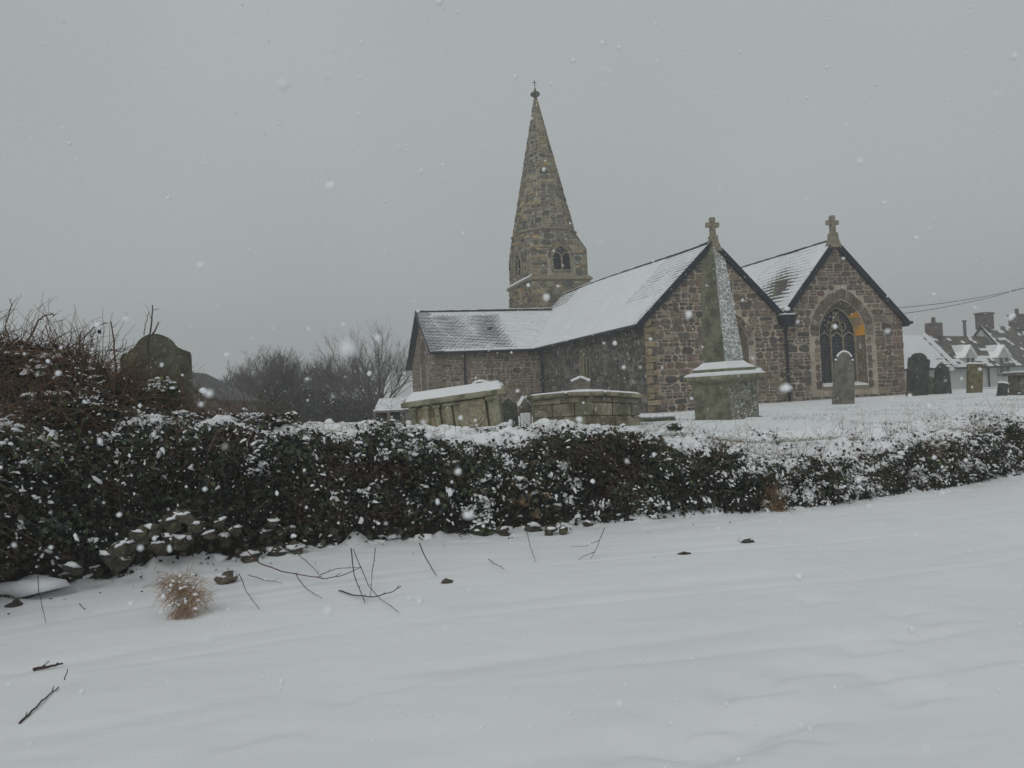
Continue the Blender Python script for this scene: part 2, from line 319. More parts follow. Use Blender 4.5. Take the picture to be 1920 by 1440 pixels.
def clad(f, P, pal, hb=(.22, .36), wb=(.25, .7), holes=(), gap=.032, proud=(.012, .035), quoin=None, split=(.42, .93)):
    """rubble stones on polygon P (2D, ccw); f(x, y, out) -> 3D point"""
    if sum(P[i][0]*P[(i+1) % len(P)][1]-P[(i+1) % len(P)][0]*P[i][1] for i in range(len(P))) < 0: P = P[::-1]
    out = []; ys = [p[1] for p in P]; y = min(ys); top = max(ys); k = 0
    def stone(x0, y0, x1, y1, col=None, rnd=None):
        w_, h_ = x1-x0-gap, y1-y0-gap
        if w_ < .03 or h_ < .025: return
        cx, cy = (x0+x1)/2, (y0+y1)/2; q = min(w_, h_)
        c = (rnd if rnd is not None else U(.15, .42))*q; j = q*.12; a, b = w_/2, h_/2
        o = [(-a+c, -b), (a-c, -b), (a, -b+c), (a, b-c), (a-c, b), (-a+c, b), (-a, b-c), (-a, -b+c)]
        o = clip([(cx+p[0]+U(-j, j), cy+p[1]+U(-j, j)) for p in o], P)
        if len(o) < 3 or area(o) < .0012: return
        mx_, my_ = sum(p[0] for p in o)/len(o), sum(p[1] for p in o)/len(o)
        d = U(*proud); n = len(o)
        vs = [f(p[0], p[1], -.02) for p in o]+[f(mx_+(p[0]-mx_)*.93, my_+(p[1]-my_)*.9, d) for p in o]
        fs = [tuple(range(n, 2*n))]+[(i, (i+1) % n, (i+1) % n+n, i+n) for i in range(n)]
        c0 = col or random.choice(pal); g = U(.88, 1.36)
        out.append((area(o), vs, fs, tuple(v*g for v in c0)))
    def block(x0, y0, x1, y1):
        r = random.random(); h = y1-y0
        if h < .13 or r < split[0]:
            if x1-x0 > 2.6*h and random.random() < .5: xm = x0+(x1-x0)*U(.35, .65); stone(x0, y0, xm, y1); stone(xm, y0, x1, y1)
            else: stone(x0, y0, x1, y1)
        elif r < split[1] or h < .24:
            ym = y0+h*U(.35, .65)
            for a, b in ((y0, ym), (ym, y1)):
                if x1-x0 > 2.2*(b-a) and random.random() < .55: xm = x0+(x1-x0)*U(.3, .7); stone(x0, a, xm, b); stone(xm, a, x1, b)
                else: stone(x0, a, x1, b)
        else:
            y_a = y0+h*U(.25, .4); y_b = y0+h*U(.6, .75)
            for a, b in ((y0, y_a), (y_a, y_b), (y_b, y1)):
                xm = x0+(x1-x0)*U(.25, .75)
                if random.random() < .5: stone(x0, a, xm, b); stone(xm, a, x1, b)
                else: stone(x0, a, x1, b)
    while y < top-.04:
        h = min(U(*hb), top-y); ym = y+h/2; k += 1
        e = ext_at(P, ym); e2 = ext_at(P, y+.001); e3 = ext_at(P, min(top-.001, y+h-.001))
        es = [q for q in (e, e2, e3) if q]
        if not es: y += h; continue
        xl, xr = min(q[0] for q in es), max(q[1] for q in es)
        segs = [(xl, xr)]
        for ho in holes:
            hh = [q for q in (ho(y+.01), ho(ym), ho(y+h-.01)) if q]
            if hh:
                a = min(q[0] for q in hh); b = max(q[1] for q in hh); ns = []
                for s0, s1 in segs:
                    if b <= s0 or a >= s1: ns.append((s0, s1))
                    else:
                        if a > s0: ns.append((s0, a))
                        if b < s1: ns.append((b, s1))
                segs = ns
        for s0, s1 in segs:
            if quoin and abs(e[1]-e[0]-(quoin[2])) < .05:
                if quoin[0] and abs(s0-xl) < .02: q = .6 if k % 2 else .34; stone(s0, y, s0+q, y+h, quoin[3], .06); s0 += q
                if quoin[1] and abs(s1-xr) < .02: q = .6 if k % 2 else .34; stone(s1-q, y, s1, y+h, quoin[3], .06); s1 -= q
            x = s0
            while x < s1-.02:
                w_ = U(*wb)
                if s1-x-w_ < wb[0]*.6: w_ = s1-x
                block(x, y, min(x+w_, s1), y+h); x += w_
        y += h
    return out
def to_mb(st):
    mb = MB()
    for a, vs, fs, c in st: mb.add(vs, fs, c)
    return mb
def stones_to(parent, st, mat, n_ind=0, name='stone'):
    st = sorted(st, key=lambda s: -s[0])
    for a, vs, fs, c in st[:n_ind]:
        o = Vector(vs[0]); MB().add(vs, fs, c).build(name, mat, parent, origin=tuple(o))
    if st[n_ind:]: to_mb(st[n_ind:]).build('stonework', mat, parent, kind='stuff')
def wall_poly(name, f, P, hole, depth, mat, parent):
    outer = [Vector((p[0], p[1], 0)) for p in P]; loops = [outer]
    if hole: loops.append([Vector((p[0], p[1], 0)) for p in hole])
    tri = tessellate_polygon(loops); pts = [p for l in loops for p in l]; n = len(pts)
    mb = MB(); vs = [f(p.x, p.y, 0) for p in pts]+[f(p.x, p.y, -depth) for p in pts]
    fs = [tuple(t) for t in tri]+[tuple(i+n for i in reversed(t)) for t in tri]; o = 0
    for l in loops:
        k = len(l); fs += [(o+i, o+(i+1) % k, n+o+(i+1) % k, n+o+i) for i in range(k)]; o += k
    return mb.add(vs, fs).build(name, mat, parent)
# pointed arch
class Arch:
    def __init__(s, cx, base, b, spring, apex): s.cx, s.base, s.b, s.s, s.a = cx, base, b, spring, apex; r = apex-spring; s.R = (r*r+b*b)/(2*b)
    def half(s, y, t=0.):
        if y < s.base-t*.6: return 0
        if y <= s.s: return s.b+t
        q = (s.R+t)**2-(y-s.s)**2
        return max(0, math.sqrt(q)-(s.R-s.b)) if q > 0 else 0
    def hole(s, t): return lambda y: ((s.cx-s.half(y, t), s.cx+s.half(y, t)) if s.half(y, t) > .02 else None)
    def outline(s, t=0., n=9, base=None):
        b0 = s.base if base is None else base; R = s.R+t; c = s.R-s.b
        am = math.acos(min(1, c/R)); r = [(s.cx-s.b-t, b0), (s.cx+s.b+t, b0)]
        r += [(s.cx-c+R*math.cos(am*i/n), s.s+R*math.sin(am*i/n)) for i in range(n+1)]
        r += [(s.cx+c-R*math.cos(am*i/n), s.s+R*math.sin(am*i/n)) for i in range(n-1, -1, -1)]
        return r
def voussoirs(f, A, t0, t1, n, pal, proud=.03):
    out = []; c = A.R-A.b; am = math.acos(min(1, c/(A.R+t1))); am0 = math.acos(min(1, c/(A.R+t0)))
    for sgn in (-1, 1):
        for i in range(n):
            a0, a1 = (i+.06)/n, (i+.94)/n
            def p(fr, rr, am_): th = fr*am_; return (A.cx+sgn*(-c+(rr)*math.cos(th)), A.s+rr*math.sin(th))
            r0, r1 = A.R+t0, A.R+t1-U(0, .08)
            q = [p(a0, r0, am0), p(a1, r0, am0), p(a1, r1, am), p(a0, r1, am)]
            d = U(.015, proud); vs = [f(x, y, -.02) for x, y in q]+[f(x, y, d) for x, y in q]
            fs = [(4, 5, 6, 7) if sgn > 0 else (7, 6, 5, 4)]+[((i_, (i_+1) % 4, (i_+1) % 4+4, i_+4)) for i_ in range(4)]
            g = U(.8, 1.2); c0 = random.choice(pal); out.append((area(q), vs, fs, tuple(v*g for v in c0)))
    return out
def window(parent, f, A, lights, depth, jamb='jamb', name='window', splay=.16, panes=True, glass='glass', sillsnow=True, orange=False):
    """splayed reveal, tracery, leaded panes, sill: sub-parts of the window"""
    o1 = A.outline(0.0); B = Arch(A.cx, A.base+.02, A.b-splay, A.s, A.a-splay*1.25); o2 = B.outline(0.0); n = len(o1)
    mb = MB(); mb.add([f(x, y, .004) for x, y in o1]+[f(x, y, -depth) for x, y in o2], [(i, i+n, (i+1) % n+n, (i+1) % n) for i in range(n)])
    # inner ring thickness
    root = mb.build(name, M[jamb], parent)
    if orange:      # lichen-covered dressed stones on the right of the arch
        ring = [i for i in range(n) if o1[i][0] > A.cx and A.s-.3 < o1[i][1] < A.s+1.1]
        mb = MB(); vs = []
        for i in ring: vs += [f(o1[i][0]-.015, o1[i][1], .012), f(o2[i][0]-.015, o2[i][1], -depth*.95)]
        fs = [(2*k, 2*k+1, 2*k+3, 2*k+2) for k in range(len(ring)-1)]
        mb.add(vs, fs); mb.build('lichened_jamb', M['orange'], root)
    g = MB(); g.add([f(x, y, -depth-.04) for x, y in o2], [tuple(t) for t in tessellate_polygon([[Vector((x, y, 0)) for x, y in o2]])])
    gp = g.build('pane', M[glass], root)
    tr = MB(); w_ = B.b*2/lights; r = .055
    def bar(pts, r=.05): tr.tube([f(x, y, -depth+.01) for x, y in pts], r, n=4)
    bar(o2+[o2[0]], .06)
    for i in range(1, lights): x = B.cx-B.b+w_*i; bar([(x, B.base), (x, B.s+.02)])
    for i in range(lights):
        cx = B.cx-B.b+w_*(i+.5); h = Arch(cx, 0, w_/2, B.s-.25, B.s+.18); bar([p for p in h.outline(0., 5, base=B.s-.25)[2:]], .04)
    if lights > 1:
        for sgn in (-1, 1):
            pts = []
            for i in range(0, 8):
                th = i/8*1.1; R = A.R*.93; x = B.cx-sgn*(B.b-w_)+sgn*R*(1-math.cos(th))*1.0; y = B.s+R*math.sin(th)
                if abs(x-B.cx) > B.half(y): break
                pts.append((x, y))
            if len(pts) > 1: bar(pts, .04)
        for cx, cy in ((B.cx-w_*.5, B.s+.42), (B.cx+w_*.5, B.s+.42), (B.cx, B.s+.85)):
            bar([(cx+.17*math.cos(a*math.pi/5), cy+.2*math.sin(a*math.pi/5)) for a in range(11)], .032)
    tr.build('tracery', M['dressed'], root)
    if panes:
        ld = MB(); y = B.base+.14
        while y < B.a-.1:
            hw = B.half(y)
            if hw > .1: ld.tube([f(B.cx-hw, y, -depth-.02), f(B.cx+hw, y, -depth-.02)], .009 if round((y-B.base)/.14) % 4 else .018, n=3)
            y += .14
        x = B.cx-B.b+.1
        while x < B.cx+B.b:
            ld.tube([f(x, B.base, -depth-.02), f(x, B.s if abs(x-B.cx) > B.b*.5 else B.s+.5, -depth-.02)], .007, n=3); x += .11
        ld.build('leading', M['lead'], root)
    sl_ = MB(); P0 = [(-depth, A.base+.06), (.07, A.base-.05), (.07, A.base-.15), (-depth, A.base-.15)]
    vs = [f(A.cx-A.b, y, o) for o, y in P0]+[f(A.cx+A.b, y, o) for o, y in P0]
    sl_.add(vs, [(0, 1, 2, 3), (7, 6, 5, 4), (0, 4, 5, 1), (1, 5, 6, 2), (2, 6, 7, 3), (3, 7, 4, 0)]).build('sill', M['dressed'], root)
    if sillsnow:
        s2 = MB(); P0 = [(-depth*.9, A.base+.10), (.065, A.base-.01), (.075, A.base-.055), (-depth*.9, A.base+.055)]
        vs = [f(A.cx-A.b+.04, y, o) for o, y in P0]+[f(A.cx+A.b-.04, y, o) for o, y in P0]
        s2.add(vs, [(0, 1, 2, 3), (7, 6, 5, 4), (0, 4, 5, 1), (1, 5, 6, 2), (2, 6, 7, 3), (3, 7, 4, 0)]).build('sill_snow', M['snow'], root)
    return root
# ------------------------------------------------------------------ slated roof
PAL_S = [(.055, .06, .068), (.07, .075, .08), (.045, .05, .056), (.085, .085, .085)]
PAL_SB = [(.12, .105, .085), (.09, .085, .075), (.14, .12, .09), (.075, .075, .07)]
def slates(fm, n, length, slope, snowt, parent, a0=0., dw=.30, dh=.21, pal=PAL_S):
    """fm(a, b) -> point, a metres along, b 0..1 up the slope; n unit normal"""
    sl_ = MB(); sn = MB(); n = Vector(n); rows = int(slope/dh)
    for j in range(rows):
        b0 = j/rows; b1 = min(1, (j+1.12)/rows); off = (j % 2)*dw/2; k = int(length/dw)+1; run = None
        for i in range(-1, k):
            a = a0+i*dw+off; a_0 = max(a0, a+.004); a_1 = min(a0+length, a+dw-.004)
            if a_1-a_0 < .03: continue
            lift = .030+U(-.006, .006); c = tuple(v*U(.85, 1.15) for v in random.choice(pal)); t = snowt((a_0+a_1)/2-a0, (b0+b1)/2)
            if t < 1.3:
                p = [fm(a_0, b0)+n*lift, fm(a_1, b0)+n*lift, fm(a_1, b1)+n*.012, fm(a_0, b1)+n*.012, fm(a_0, b0)+n*(lift-.016), fm(a_1, b0)+n*(lift-.016)]
                sl_.add(p, [(0, 1, 2, 3), (4, 5, 1, 0), (4, 0, 3), (1, 5, 2)], c)
            if t > .12:
                tt = min(t, 1.0); bs = b0+(1-tt)*(b1-b0)*.82; lf = lift+(.012-lift)*((bs-b0)/(b1-b0)); flat = t >= 1.3; th = .014 if t < 1.3 else .022; e0, e1 = (U(0, .02), U(0, .02)) if t < 1.05 else (-.004, -.004)
                hz = .05+.006*nz(a*1.3, b0*9, 4); top_ = (hz, hz) if flat else (lf+th, .012+th)
                q = [fm(a_0+e0, bs)+n*top_[0], fm(a_1-e1, bs)+n*top_[0], fm(a_1-e1, b1)+n*top_[1], fm(a_0+e0, b1)+n*top_[1], fm(a_0+e0, bs)+n*lf, fm(a_1-e1, bs)+n*lf]
                sn.add(q, [(0, 1, 2, 3), (4, 5, 1, 0), (4, 0, 3), (1, 5, 2)])
    if sl_.v: sl_.build('slates', M['slate'], parent, kind='stuff')
    sn.build('roof_snow', M['roofsnow'], parent, kind='stuff')
# ------------------------------------------------------------------ the church (local frame: u right, v away, w up)
A0 = math.radians(16.5); G0 = PY(1215, 775, 32)
CH = thing('church', 'old stone church with twin snow-dusted gables, transept and octagonal spire', 'church', G0, A0)
V3 = lambda u, v, w: Vector((u, v, w))
EV, RD1, RD2 = 3.72, 6.78, 6.95
def ridge1(v): return 6.80+.27*float(sm(0, 14, v))
fE = lambda x, y, o: V3(x, -o, y)                # east faces (towards the camera)
# left east gable
P1 = [(0, -.3), (6.47, -.3), (6.47, EV+.1), (3.32, RD1), (0, EV)]
W1 = Arch(3.86, .75, .88, 2.6, 3.75)
wl = wall_poly('wall', fE, P1, W1.outline(), .5, M['mortar'], CH)
s1 = clad(fE, P1, PAL_G, holes=(W1.hole(.32),), hb=(.24, .38), quoin=(True, False, 6.47, (.25, .20, .13)))+voussoirs(fE, W1, .03, .3, 10, PAL_R)
stones_to(wl, s1, M['stone'], 150)
window(CH, fE, W1, 3, .34)
# right east gable
P2 = [(6.53, -.3), (12.62, -.3), (12.62, 3.55), (9.25, RD2), (6.53, EV+.2)]
W2 = Arch(9.45, .78, 1.18, 2.9, 4.45)
wl = wall_poly('wall', fE, P2, W2.outline(), .5, M['mortar'], CH)
s1 = clad(fE, P2, PAL_G, holes=(W2.hole(.52),), hb=(.22, .36), quoin=(False, True, 6.09, (.165, .125, .096)))+voussoirs(fE, W2, .05, .50, 11, PAL_R)
s1 += [s for sg in (-1, 1) for s in clad(fE, [(W2.cx+sg*1.2+(0 if sg > 0 else -.28), .6), (W2.cx+sg*1.2+(.28 if sg > 0 else 0), .6), (W2.cx+sg*1.2+(.28 if sg > 0 else 0), 2.84), (W2.cx+sg*1.2+(0 if sg > 0 else -.28), 2.84)], PAL_R, hb=(.3, .45), wb=(.4, .5), split=(1, 1))]
stones_to(wl, s1, M['stone'], 150)
window(CH, fE, W2, 3, .42, orange=True, splay=.22)
# south wall of the left nave
fS = lambda x, y, o: V3(-o, x, y)                 # x = v
P3 = [(0, -.3), (13.2, -.3), (13.2, EV-.05), (0, EV-.05)]; P3r = P3
W3 = Arch(6.6, 1.55, .62, 2.55, 3.12)
fSm = lambda x, y, o: V3(-o, x, y)
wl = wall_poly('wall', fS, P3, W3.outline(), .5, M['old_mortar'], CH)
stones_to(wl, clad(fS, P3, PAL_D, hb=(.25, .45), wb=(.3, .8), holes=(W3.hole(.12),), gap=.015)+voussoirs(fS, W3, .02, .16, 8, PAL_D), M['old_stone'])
window(CH, fS, W3, 3, .22, jamb='dressed', panes=False, glass='hs' if False else 'glass', splay=.10)
# transept: near wall (v=13.2), end gable (u=-5.75)
TE, TR, TV0, TV1, TU, TVR, TEF = 3.62, 6.1, 13.2, 21.0, -5.9, 17.0, 3.15
fT = lambda x, y, o: V3(x, TV0-o, y)
P4 = [(TU, -.4), (0, -.4), (0, TE-.05), (TU, TE-.05)]
wl = wall_poly('wall', fT, P4, None, .5, M['mortar'], CH)
stones_to(wl, clad(fT, P4, PAL_R, hb=(.2, .34), wb=(.25, .6), quoin=(True, False, 5.9, (.2, .16, .12))), M['stone'])
fG = lambda x, y, o: V3(TU-o, x, y)
P5 = [(TV0, -.6), (TV1, -.6), (TV1, TEF-.1), (TVR, TR-.12), (TV0, TE-.1)]
W5 = Arch(16.9, .5, .9, 3.0, 4.4)
wl = wall_poly('wall', fG, P5, W5.outline(), .5, M['mortar'], CH)
stones_to(wl, clad(fG, P5, PAL_R, hb=(.2, .34), wb=(.25, .6), holes=(W5.hole(.3),))+voussoirs(fG, W5, .03, .28, 10, PAL_R), M['stone'])
window(CH, fG, W5, 2, .3, panes=False)
# far walls (simple, hidden side)
MB().box((12.42, 11, 1.6), (.4, 21.9, 3.9)).build('wall', M['mortar'], CH)
MB().box((6.3, 24.75, 2.6), (12.2, .5, 6.0)).build('wall', M['mortar'], CH)
# roofs
def roof_slab(fm, n, a0, a1, parent, th=.12):
    n = Vector(n); mb = MB(); k = 12; vs = []
    for i in range(k+1):
        a = a0+(a1-a0)*i/k
        for b in (0, 1): vs += [fm(a, b), fm(a, b)-n*th]
    fs = []
    for i in range(k): q = i*4; fs += [(q, q+4, q+6, q+2), (q+1, q+3, q+7, q+5), (q, q+1, q+5, q+4), (q+2, q+6, q+7, q+3)]
    fs += [(0, 2, 3, 1), (4*k, 4*k+1, 4*k+3, 4*k+2)]
    return mb.add(vs, fs, (.05, .055, .06)).build('roof', M['slate'], parent)
def unit(*a): return Vector(a).normalized()
ne = unit(-(ridge1(8)-EV), 0, 3.3)
f1 = lambda a, b: V3(-.3+3.62*b, a, (EV-.20)+(ridge1(a)+.10-(EV-.20))*b)
r = roof_slab(f1, ne, -.12, 24.9, CH)
def t1(a, b):
    q = nz(a*.8, b*5, 3)
    if a < .45: return .95+.3*q
    if a < 4 and b > .35: return 1.02+.35*q-.12*(b-.35)*(4-a)/4
    if a > 15 and b > .72: return .8+.5*q
    return 1.4
slates(f1, ne, 25., 4.8, t1, r, a0=-.12)
f1r = lambda a, b: V3(6.5-3.18*b, a, (EV+.02)+(ridge1(a)+.10-(EV+.02))*b)
nr = unit((RD1-EV), 0, 3.15); r = roof_slab(f1r, nr, -.12, 24.9, CH); slates(f1r, nr, 25., 4.4, lambda a, b: 1.4, r, a0=-.12)
f2 = lambda a, b: V3(6.5+2.76*b, a, EV+.1+(RD2+.10-EV-.1)*b)
n2 = unit(-(RD2-EV), 0, 2.75); r = roof_slab(f2, n2, -.12, 24.5, CH)
def t2(a, b):
    q = nz(a*1.1, b*6, 9); c = math.exp(-((a-1.6-b*1.2)/1.25)**2-((b-.45)/.30)**2)
    return 1.35-1.45*c+.4*q*(.25+c)
slates(f2, n2, 24.6, 4.1, t2, r, a0=-.12, pal=PAL_SB)
f2r = lambda a, b: V3(12.95-3.69*b, a, 3.32+(RD2+.10-3.32)*b)
n2r = unit((RD2-3.5), 0, 3.4); r = roof_slab(f2r, n2r, -.12, 24.5, CH); slates(f2r, n2r, 24.6, 4.9, lambda a, b: 1.4, r, a0=-.12)
# transept roof
f3 = lambda a, b: V3(a, TV0-.3+4.1*b, TE-.13+(TR-TE+.13)*b)
n3 = unit(0, -(TR-TE+.13), 4.1); r = roof_slab(f3, n3, TU-.35, 2.3, CH)
def t3(a, b):
    q = nz(a*.9, b*4, 5)+.5*nz(a*2.5, b*9, 8); edge = a-(.75+.35*q-.15*b)
    if edge < 0: return .22+.3*q
    right = float(sm(4.3, 5.2, a+.9*b*0)); top = float(sm(.86, .95, b)); low = float(sm(.13, .03, b))
    mid = .54+.42*q-.15*math.exp(-((a-4.0)/.9)**2)-.12*math.exp(-((edge)/.5)**2)
    return mid+(1.15-mid)*max(right, top, low)+float(sm(.3, .8, q))*.25
slates(f3, n3, 2.3-TU+.35, 4.7, t3, r, a0=TU-.35, dw=.26, dh=.17)
f3r = lambda a, b: V3(a, TV1+.3-4.3*b, TEF-.13+(TR-TEF+.13)*b)
n3r = unit(0, (TR-TEF), 4.2); r = roof_slab(f3r, n3r, TU-.35, 2.3, CH); slates(f3r, n3r, 2.3-TU+.35, 4.1, lambda a, b: 1.4, r, a0=TU-.35)
# ridge tiles, bargeboards, gutters, pipes
def ridge(pts, parent=CH):
    tiles = MB(); sn = MB(); pts = [Vector(p) for p in pts]
    for a, b in zip(pts[:-1], pts[1:]):
        L_ = (b-a).length; k = max(1, int(L_/.45))
        for i in range(k):
            p, q = a.lerp(b, (i+.02)/k), a.lerp(b, (i+.98)/k); tiles.tube([p, q], .085+U(-.006, .006), n=6, col=(.045, .05, .055))
            sn.tube([p+V3(0, 0, .055), q+V3(0, 0, .055)], .05, n=5)
    r = tiles.build('ridge_tiles', M['slate'], parent); sn.build('ridge_snow', M['roofsnow'], r)
ridge([V3(3.32, v, ridge1(v)+.12) for v in (.0, 3, 6, 9, 12, 15, 20, 24.9)])
ridge([V3(9.26, 0, RD2+.12), V3(9.26, 24.4, RD2+.12)])
ridge([V3(TU-.35, TVR, TR+.05), V3(2.2, TVR, TR+.09)])
def board(p, q, thick=.10, h=.24, mat='iron', name='bargeboard', out=V3(0, -1, 0)):
    p, q = Vector(p), Vector(q); d = (q-p); dn = d.normalized(); up = dn.cross(out).normalized()
    if up.z < 0: up = -up
    vs = [p-up*h, q-up*h, q, p]; MB().prism(vs, out*thick).build(name, M[mat], CH)
dn_ = .0
board(V3(-.32, -.04, EV-.10), V3(3.2, -.04, RD1+.16)); board(V3(3.66, -.04, RD1-.12), V3(6.5, -.04, EV+.16))
board(V3(6.5, -.04, EV+.26), V3(9.0, -.04, RD2-.10)); board(V3(9.55, -.04, RD2-.12), V3(12.95, -.04, 3.45))
board(V3(TU-.26, TV0-.28, TE-.10), V3(TU-.26, TVR, TR+.04), out=V3(-1, 0, 0), h=.16); board(V3(TU-.26, TV1+.3, TEF-.10), V3(TU-.26, TVR, TR+.04), out=V3(-1, 0, 0), h=.16)
MB().tube([V3(-.36, -.15, EV-.22), V3(-.36, 13.0, EV-.22)], .085, n=8).build('gutter', M['iron'], CH)
MB().tube([V3(TU-.3, TV0-.36, TE-.16), V3(-.35, TV0-.36, TE-.14)], .075, n=8).build('gutter', M['iron'], CH)
MB().tube([V3(12.85, -.14, 3.36), V3(12.85, 20, 3.36)], .09, n=8).build('gutter', M['iron'], CH)
MB().tube([V3(12.6, -.12, 3.36), V3(13.06, -.12, 3.40)], .07, n=8).build('gutter', M['iron'], CH)
def pipe(p, n=8):
    mb = MB(); mb.tube(p, .055, n=n)
    a, b = Vector(p[-2]), Vector(p[-1]); k = 3
    for i in range(k): c = a.lerp(b, (i+.5)/k); mb.box(c, (.2, .12, .05))
    return mb.build('downpipe', M['iron'], CH)
pipe([V3(-.34, 12.6, EV-.25), V3(-.12, 12.6, EV-.55), V3(-.10, 12.6, -.2)])
pipe([V3(-4.35, TV0-.36, TE-.2), V3(-4.35, TV0-.12, TE-.5), V3(-4.35, TV0-.10, -.2)])
pp = pipe([V3(6.5, -.22, EV-.2), V3(6.5, -.13, EV-.6), V3(6.52, -.12, 0)])
MB().box(V3(6.5, -.22, EV-.12), (.56, .34, .42), taper=1.25, bev=.03).build('hopper_head', M['iron'], pp)
MB().box(V3(6.5, -.24, EV+.125), (.6, .36, .05)).build('hopper_snow', M['snow'], pp)
MB().tube([V3(-.02, TV0-.55, EV-.4), V3(-.02, TV0-.2, EV-.4)], .03).build('bracket', M['iron'], CH)
# gable crosses
def gcross(u, w0, h):
    r = MB(); r.prism([V3(u-.30, -.16, w0-.30), V3(u+.30, -.16, w0-.30), V3(u+.14, -.16, w0+.08), V3(u+.11, -.16, w0+.34), V3(u-.11, -.16, w0+.34), V3(u-.14, -.16, w0+.08)], V3(0, .4, 0))
    rr = r.build('apex_stone', M['dressed'], CH)
    c = MB(); b = h*.42; t = .085
    z0 = w0+.3; z1 = w0+.12+h; za = z0+(z1-z0)*.62; A = .27
    pts = [(-t*1.15, z0), (t*1.15, z0), (t, za-t), (A, za-t*1.1), (A, za+t*1.1), (t, za+t), (t*1.05, z1), (-t*1.05, z1), (-t, za+t), (-A, za+t*1.1), (-A, za-t*1.1), (-t, za-t)]
    c.prism([V3(u+x, -.06, z) for x, z in pts], V3(0, .2, 0)).build('gable_cross', M['dressed'], rr)
gcross(3.36, RD1+.05, .98); gcross(9.25, RD2+.08, .98)
# relieving arch ghost and base course
# ---- tower
TWu0, TWu1, TWv0, TWv1 = 1.25, 5.25, 18.0, 22.9
uc, vc = 3.12, (TWv0+TWv1)/2+.1
fTE = lambda x, y, o: V3(x, TWv0-o, y); fTS = lambda x, y, o: V3(TWu0-o, x, y)
tw = MB().box(V3((TWu0+TWu1)/2, (TWv0+TWv1)/2, 4.1), (TWu1-TWu0-.04, TWv1-TWv0-.04, 8.5)).build('tower', M['tower_mortar'], CH)
kw = dict(hb=(.28, .5), wb=(.35, .9), gap=.035, proud=(.02, .05))
st = clad(fTE, [(TWu0, 4.5), (TWu1, 4.5), (TWu1, 8.15), (TWu0, 8.15)], PAL_T, quoin=(True, True, 4.0, (.24, .21, .15)), **kw)
st += clad(fTS, [(TWv0, 4.5), (TWv1, 4.5), (TWv1, 8.15), (TWv0, 8.15)], PAL_T, **kw)
b0, b1, b2 = 8.45, 10.05, 11.45
a0_ = [(TWu0+.08, TWv0+.08), (TWu1-.12, TWv0+.08), (TWu1-.12, TWv1-.1), (TWu0+.08, TWv1-.1)]
bel = MB(); vs = [V3(x, y, b0) for x, y in a0_]+[V3(x, y, b1) for x, y in a0_]
hu, hv = 1.86, 2.2; cu, cv = hu*.45, hv*.45; oc = [(uc-cu, vc-hv), (uc+cu, vc-hv), (uc+hu, vc-cv), (uc+hu, vc+cv), (uc+cu, vc+hv), (uc-cu, vc+hv), (uc-hu, vc+cv), (uc-hu, vc-cv)]
vs += [V3(x, y, b2) for x, y in oc]
fs = [(0, 1, 5, 4), (1, 2, 6, 5), (2, 3, 7, 6), (3, 0, 4, 7), (4, 5, 9, 8), (5, 10, 9), (5, 6, 11, 10), (6, 12, 11), (6, 7, 13, 12), (7, 14, 13), (7, 4, 15, 14), (4, 8, 15), tuple(range(8, 16))]
bel.add(vs, fs).build('belfry', M['tower_mortar'], tw)
WB = Arch((TWu0+TWu1)/2+.1, 8.75, .62, 9.55, 10.35); WS = Arch((TWv0+TWv1)/2, 8.75, .62, 9.6, 10.4)
def facef(pts):       # planar 3D polygon -> local 2D frame
    P = [Vector(p) for p in pts]; n = (P[1]-P[0]).cross(P[2]-P[0]).normalized(); e1 = V3(0, 0, 1).cross(n)*1.0
    e1 = e1.normalized(); e2 = n.cross(e1).normalized(); o = P[0]
    return (lambda x, y, d: o+e1*x+e2*y+n*d), [((p-o).dot(e1), (p-o).dot(e2)) for p in P], o, e1, e2, n
def face_stones(idx, holes3=None, **k2):
    f, P, o, e1, e2, n = facef([vs[i] for i in idx]); return clad(f, P, PAL_T, **{**kw, **k2})
fB = lambda x, y, o: V3(x, TWv0+.08-o, y); fBS = lambda x, y, o: V3(TWu0+.08-o, x, y)
st += clad(fB, [(a0_[0][0], b0), (a0_[1][0], b0), (a0_[1][0], b1), (a0_[0][0], b1)], PAL_T, holes=(WB.hole(.3),), **kw)
st += clad(fBS, [(a0_[0][1], b0), (a0_[3][1], b0), (a0_[3][1], b1), (a0_[0][1], b1)], PAL_T, holes=(WS.hole(.3),), **kw)
for idx in ((4, 5, 9, 8), (5, 10, 9), (7, 4, 15, 14), (4, 8, 15), (5, 6, 11, 10)): st += face_stones(idx)
st += voussoirs(fB, WB, .02, .3, 8, PAL_T, .05)+voussoirs(fBS, WS, .02, .3, 8, PAL_T, .05)
apex = V3(uc-.1, vc, 20.9); sp = MB(); ovs = [V3(x, y, b2) for x, y in oc]; tipr = .10
tvs = [apex+(p-V3(uc, vc, b2))*.045-V3(0, 0, .35) for p in ovs]
sp.add(ovs+tvs, [(i, (i+1) % 8, (i+1) % 8+8, i+8) for i in range(8)]+[tuple(range(8, 16))])
spo = sp.build('spire', M['tower_mortar'], tw)
st2 = []
for i in (7, 0, 1, 6, 2):
    f, P, *_ = facef([ovs[i], ovs[(i+1) % 8], tvs[(i+1) % 8], tvs[i]]); st2 += clad(f, P, PAL_T, hb=(.26, .46), wb=(.28, .75), gap=.035, proud=(.02, .05), split=(.55, .95))
stones_to(tw, st, M['tower_stone']); to_mb(st2).build('stonework', M['tower_stone'], spo.parent, kind='stuff')
